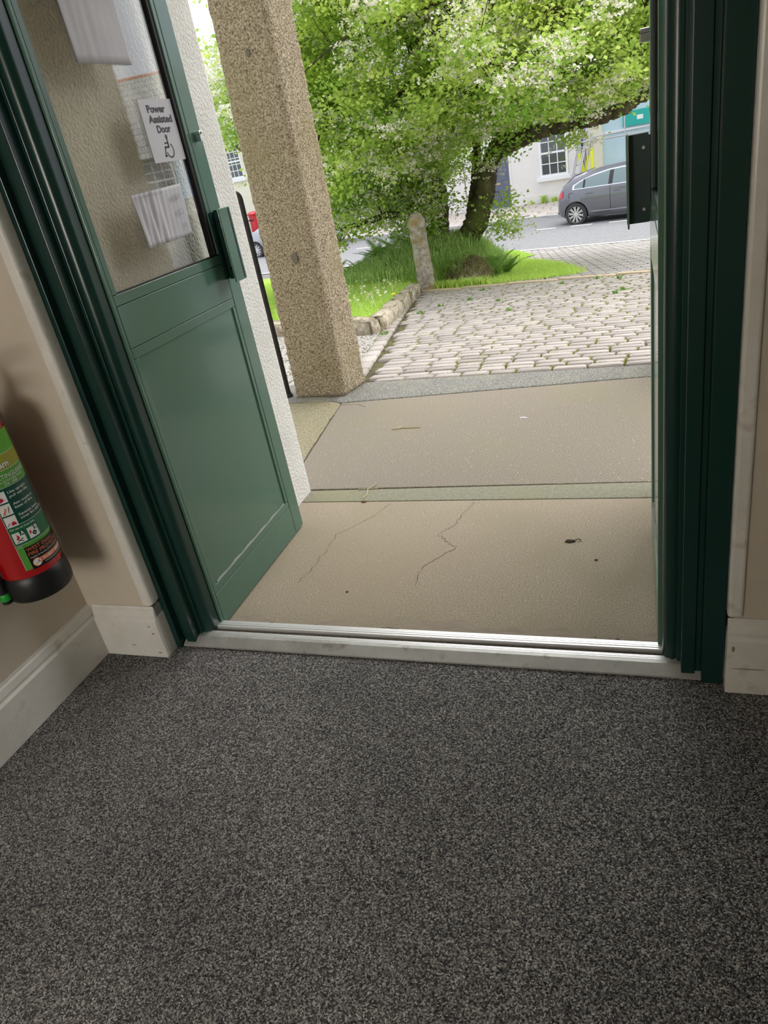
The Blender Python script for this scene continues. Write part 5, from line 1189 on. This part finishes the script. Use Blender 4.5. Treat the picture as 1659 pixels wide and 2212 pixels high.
    q = lx(1.15, 3.0, 6); strip('side_moulding', q, [.33] * 6, [.36] * 6, 'car_silver', .006, rows=2)
    q = lx(.145, .36, 8); strip('tail_light', q, [.70 + .35 * (x - .145) for x in q], [.80 + .62 * (x - .145) for x in q], 'tail_red', .012)
    MB().lathe([(.075, 0), (.075, .004), (.068, .004), (.068, 0)], (.60, -ysurf(.60, .80) - .002, .80), 24, 'y', False).build('fuel_cap', M['car_trim'], r)
    # rear face: plate, rear screen, bumper; front: grille, plate, headlights
    MB().box(.085, .11, -.26, .26, .60, .71).build('rear_plate', M[plate if plate == 'plate_y' else 'plate_y'], r); MB().box(.075, .16, -.52, .52, .30, .42).build('rear_bumper', M['car_trim'], r, bevel=.02)
    MB().grid(lambda u_, v_: (float(np.interp(v_, [0, 1], [.275, .56])), u_ * float(np.interp(v_, [0, 1], [.62, .5])), float(np.interp(v_, [0, 1], [1.0, 1.235]))), np.linspace(-1, 1, 5), np.linspace(0, 1, 5)).build('rear_screen', M['car_pane'], r, smooth=True)
    MB().prism([(.56, 1.24), (.60, 1.275), (.86, 1.335), (.86, 1.31)], -.52, .52, 'y').build('spoiler', M[paint], r, bevel=.008)
    MB().box(4.30, 4.345, -.45, .45, .42, .56).build('grille', M['car_trim'], r, bevel=.01); MB().box(4.345, 4.355, -.26, .26, .45, .55).build('front_plate', M['plate_w'], r); MB().box(4.29, 4.34, -.5, .5, .30, .38).build('lower_grille', M['car_trim'], r, bevel=.01)
    q = lx(4.0, 4.24, 6); strip('headlight', q, [.60 + .1 * (4.24 - x) for x in q], [.68 + .35 * (4.24 - x) for x in q], 'chrome', .010)
    MB().grid(lambda u_, v_: (float(np.interp(v_, [0, 1], [3.34, 2.62])), u_ * float(np.interp(v_, [0, 1], [.70, .52])), float(np.interp(v_, [0, 1], [1.02, 1.41]))), np.linspace(-1, 1, 5), np.linspace(0, 1, 5)).build('windscreen', M['car_pane'], r, smooth=True)
    for wx in (.72, 3.36):
        for s in (-1, 1):
            wh = empty('wheel', (wx, s * .79, .305)); wh.parent = r
            MB().lathe([(.22, -.10), (.285, -.10), (.302, -.075), (.305, 0), (.302, .075), (.285, .10), (.22, .10)], (0, 0, 0), 40, 'y', False).build('tyre', M['tyre'], wh, smooth='auto')
            MB().lathe([(.02, s * .03), (.215, s * .03), (.222, s * .09), (.21, s * .096), (.2, s * .05)], (0, 0, 0), 40, 'y', False).build('rim', M['car_trim'], wh, smooth='auto')
            MB().lathe([(.205, s * .088), (.226, s * .094), (.226, s * .07)], (0, 0, 0), 40, 'y', False).build('rim_lip', M['alloy'], wh, smooth='auto')
            sp = MB()
            for k in range(20):
                a = 2 * math.pi * (k + (.18 if k % 2 else -.18)) / 20; c, d = math.cos(a), math.sin(a); v = []
                for rr, hw in ((.04, .009), (.208, .0125)):
                    for e in (-1, 1): v += [(c * rr - d * e * hw, s * .088, d * rr + c * e * hw), (c * rr - d * e * hw, s * .06, d * rr + c * e * hw)]
                sp.add(v, [(0, 2, 6, 4), (0, 4, 5, 1), (2, 3, 7, 6), (1, 5, 7, 3)])
            sp.build('spokes', M['alloy'], wh); MB().lathe([(.05, s * .06), (.05, s * .088), (.02, s * .093), (.001, s * .093)], (0, 0, 0), 20, 'y').build('hub', M['alloy'], wh, smooth='auto')
    return r
M['car_pane'] = flat('car_window_pane', (.16, .22, .23), .05, 0, .8)
M['alloy'] = flat('alloy_wheel', (.72, .70, .68), .4, .5)
def car_at(u, t, flip): x, y = uv2xy(u, t); return (x, y, G(x, y) - .01), ST + (math.pi if flip else 0)
l, rz = car_at(-7.32 - .72, 21.58, False); make_car('parked_car', 'car_grey', 'grey five-door hatchback parked facing the blue shop', l, rz)
l, rz = car_at(-16.55 + .1, 21.75, True); make_car('parked_car', 'car_silver', 'silver car parked tail-on beyond the granite pillar with yellow plate', l, rz, .95)
l, rz = car_at(-21.0 - 4.3, 21.75, False); make_car('parked_car', 'car_white', 'white car parked nose-on in front of the red pillar box', l, rz, .97)
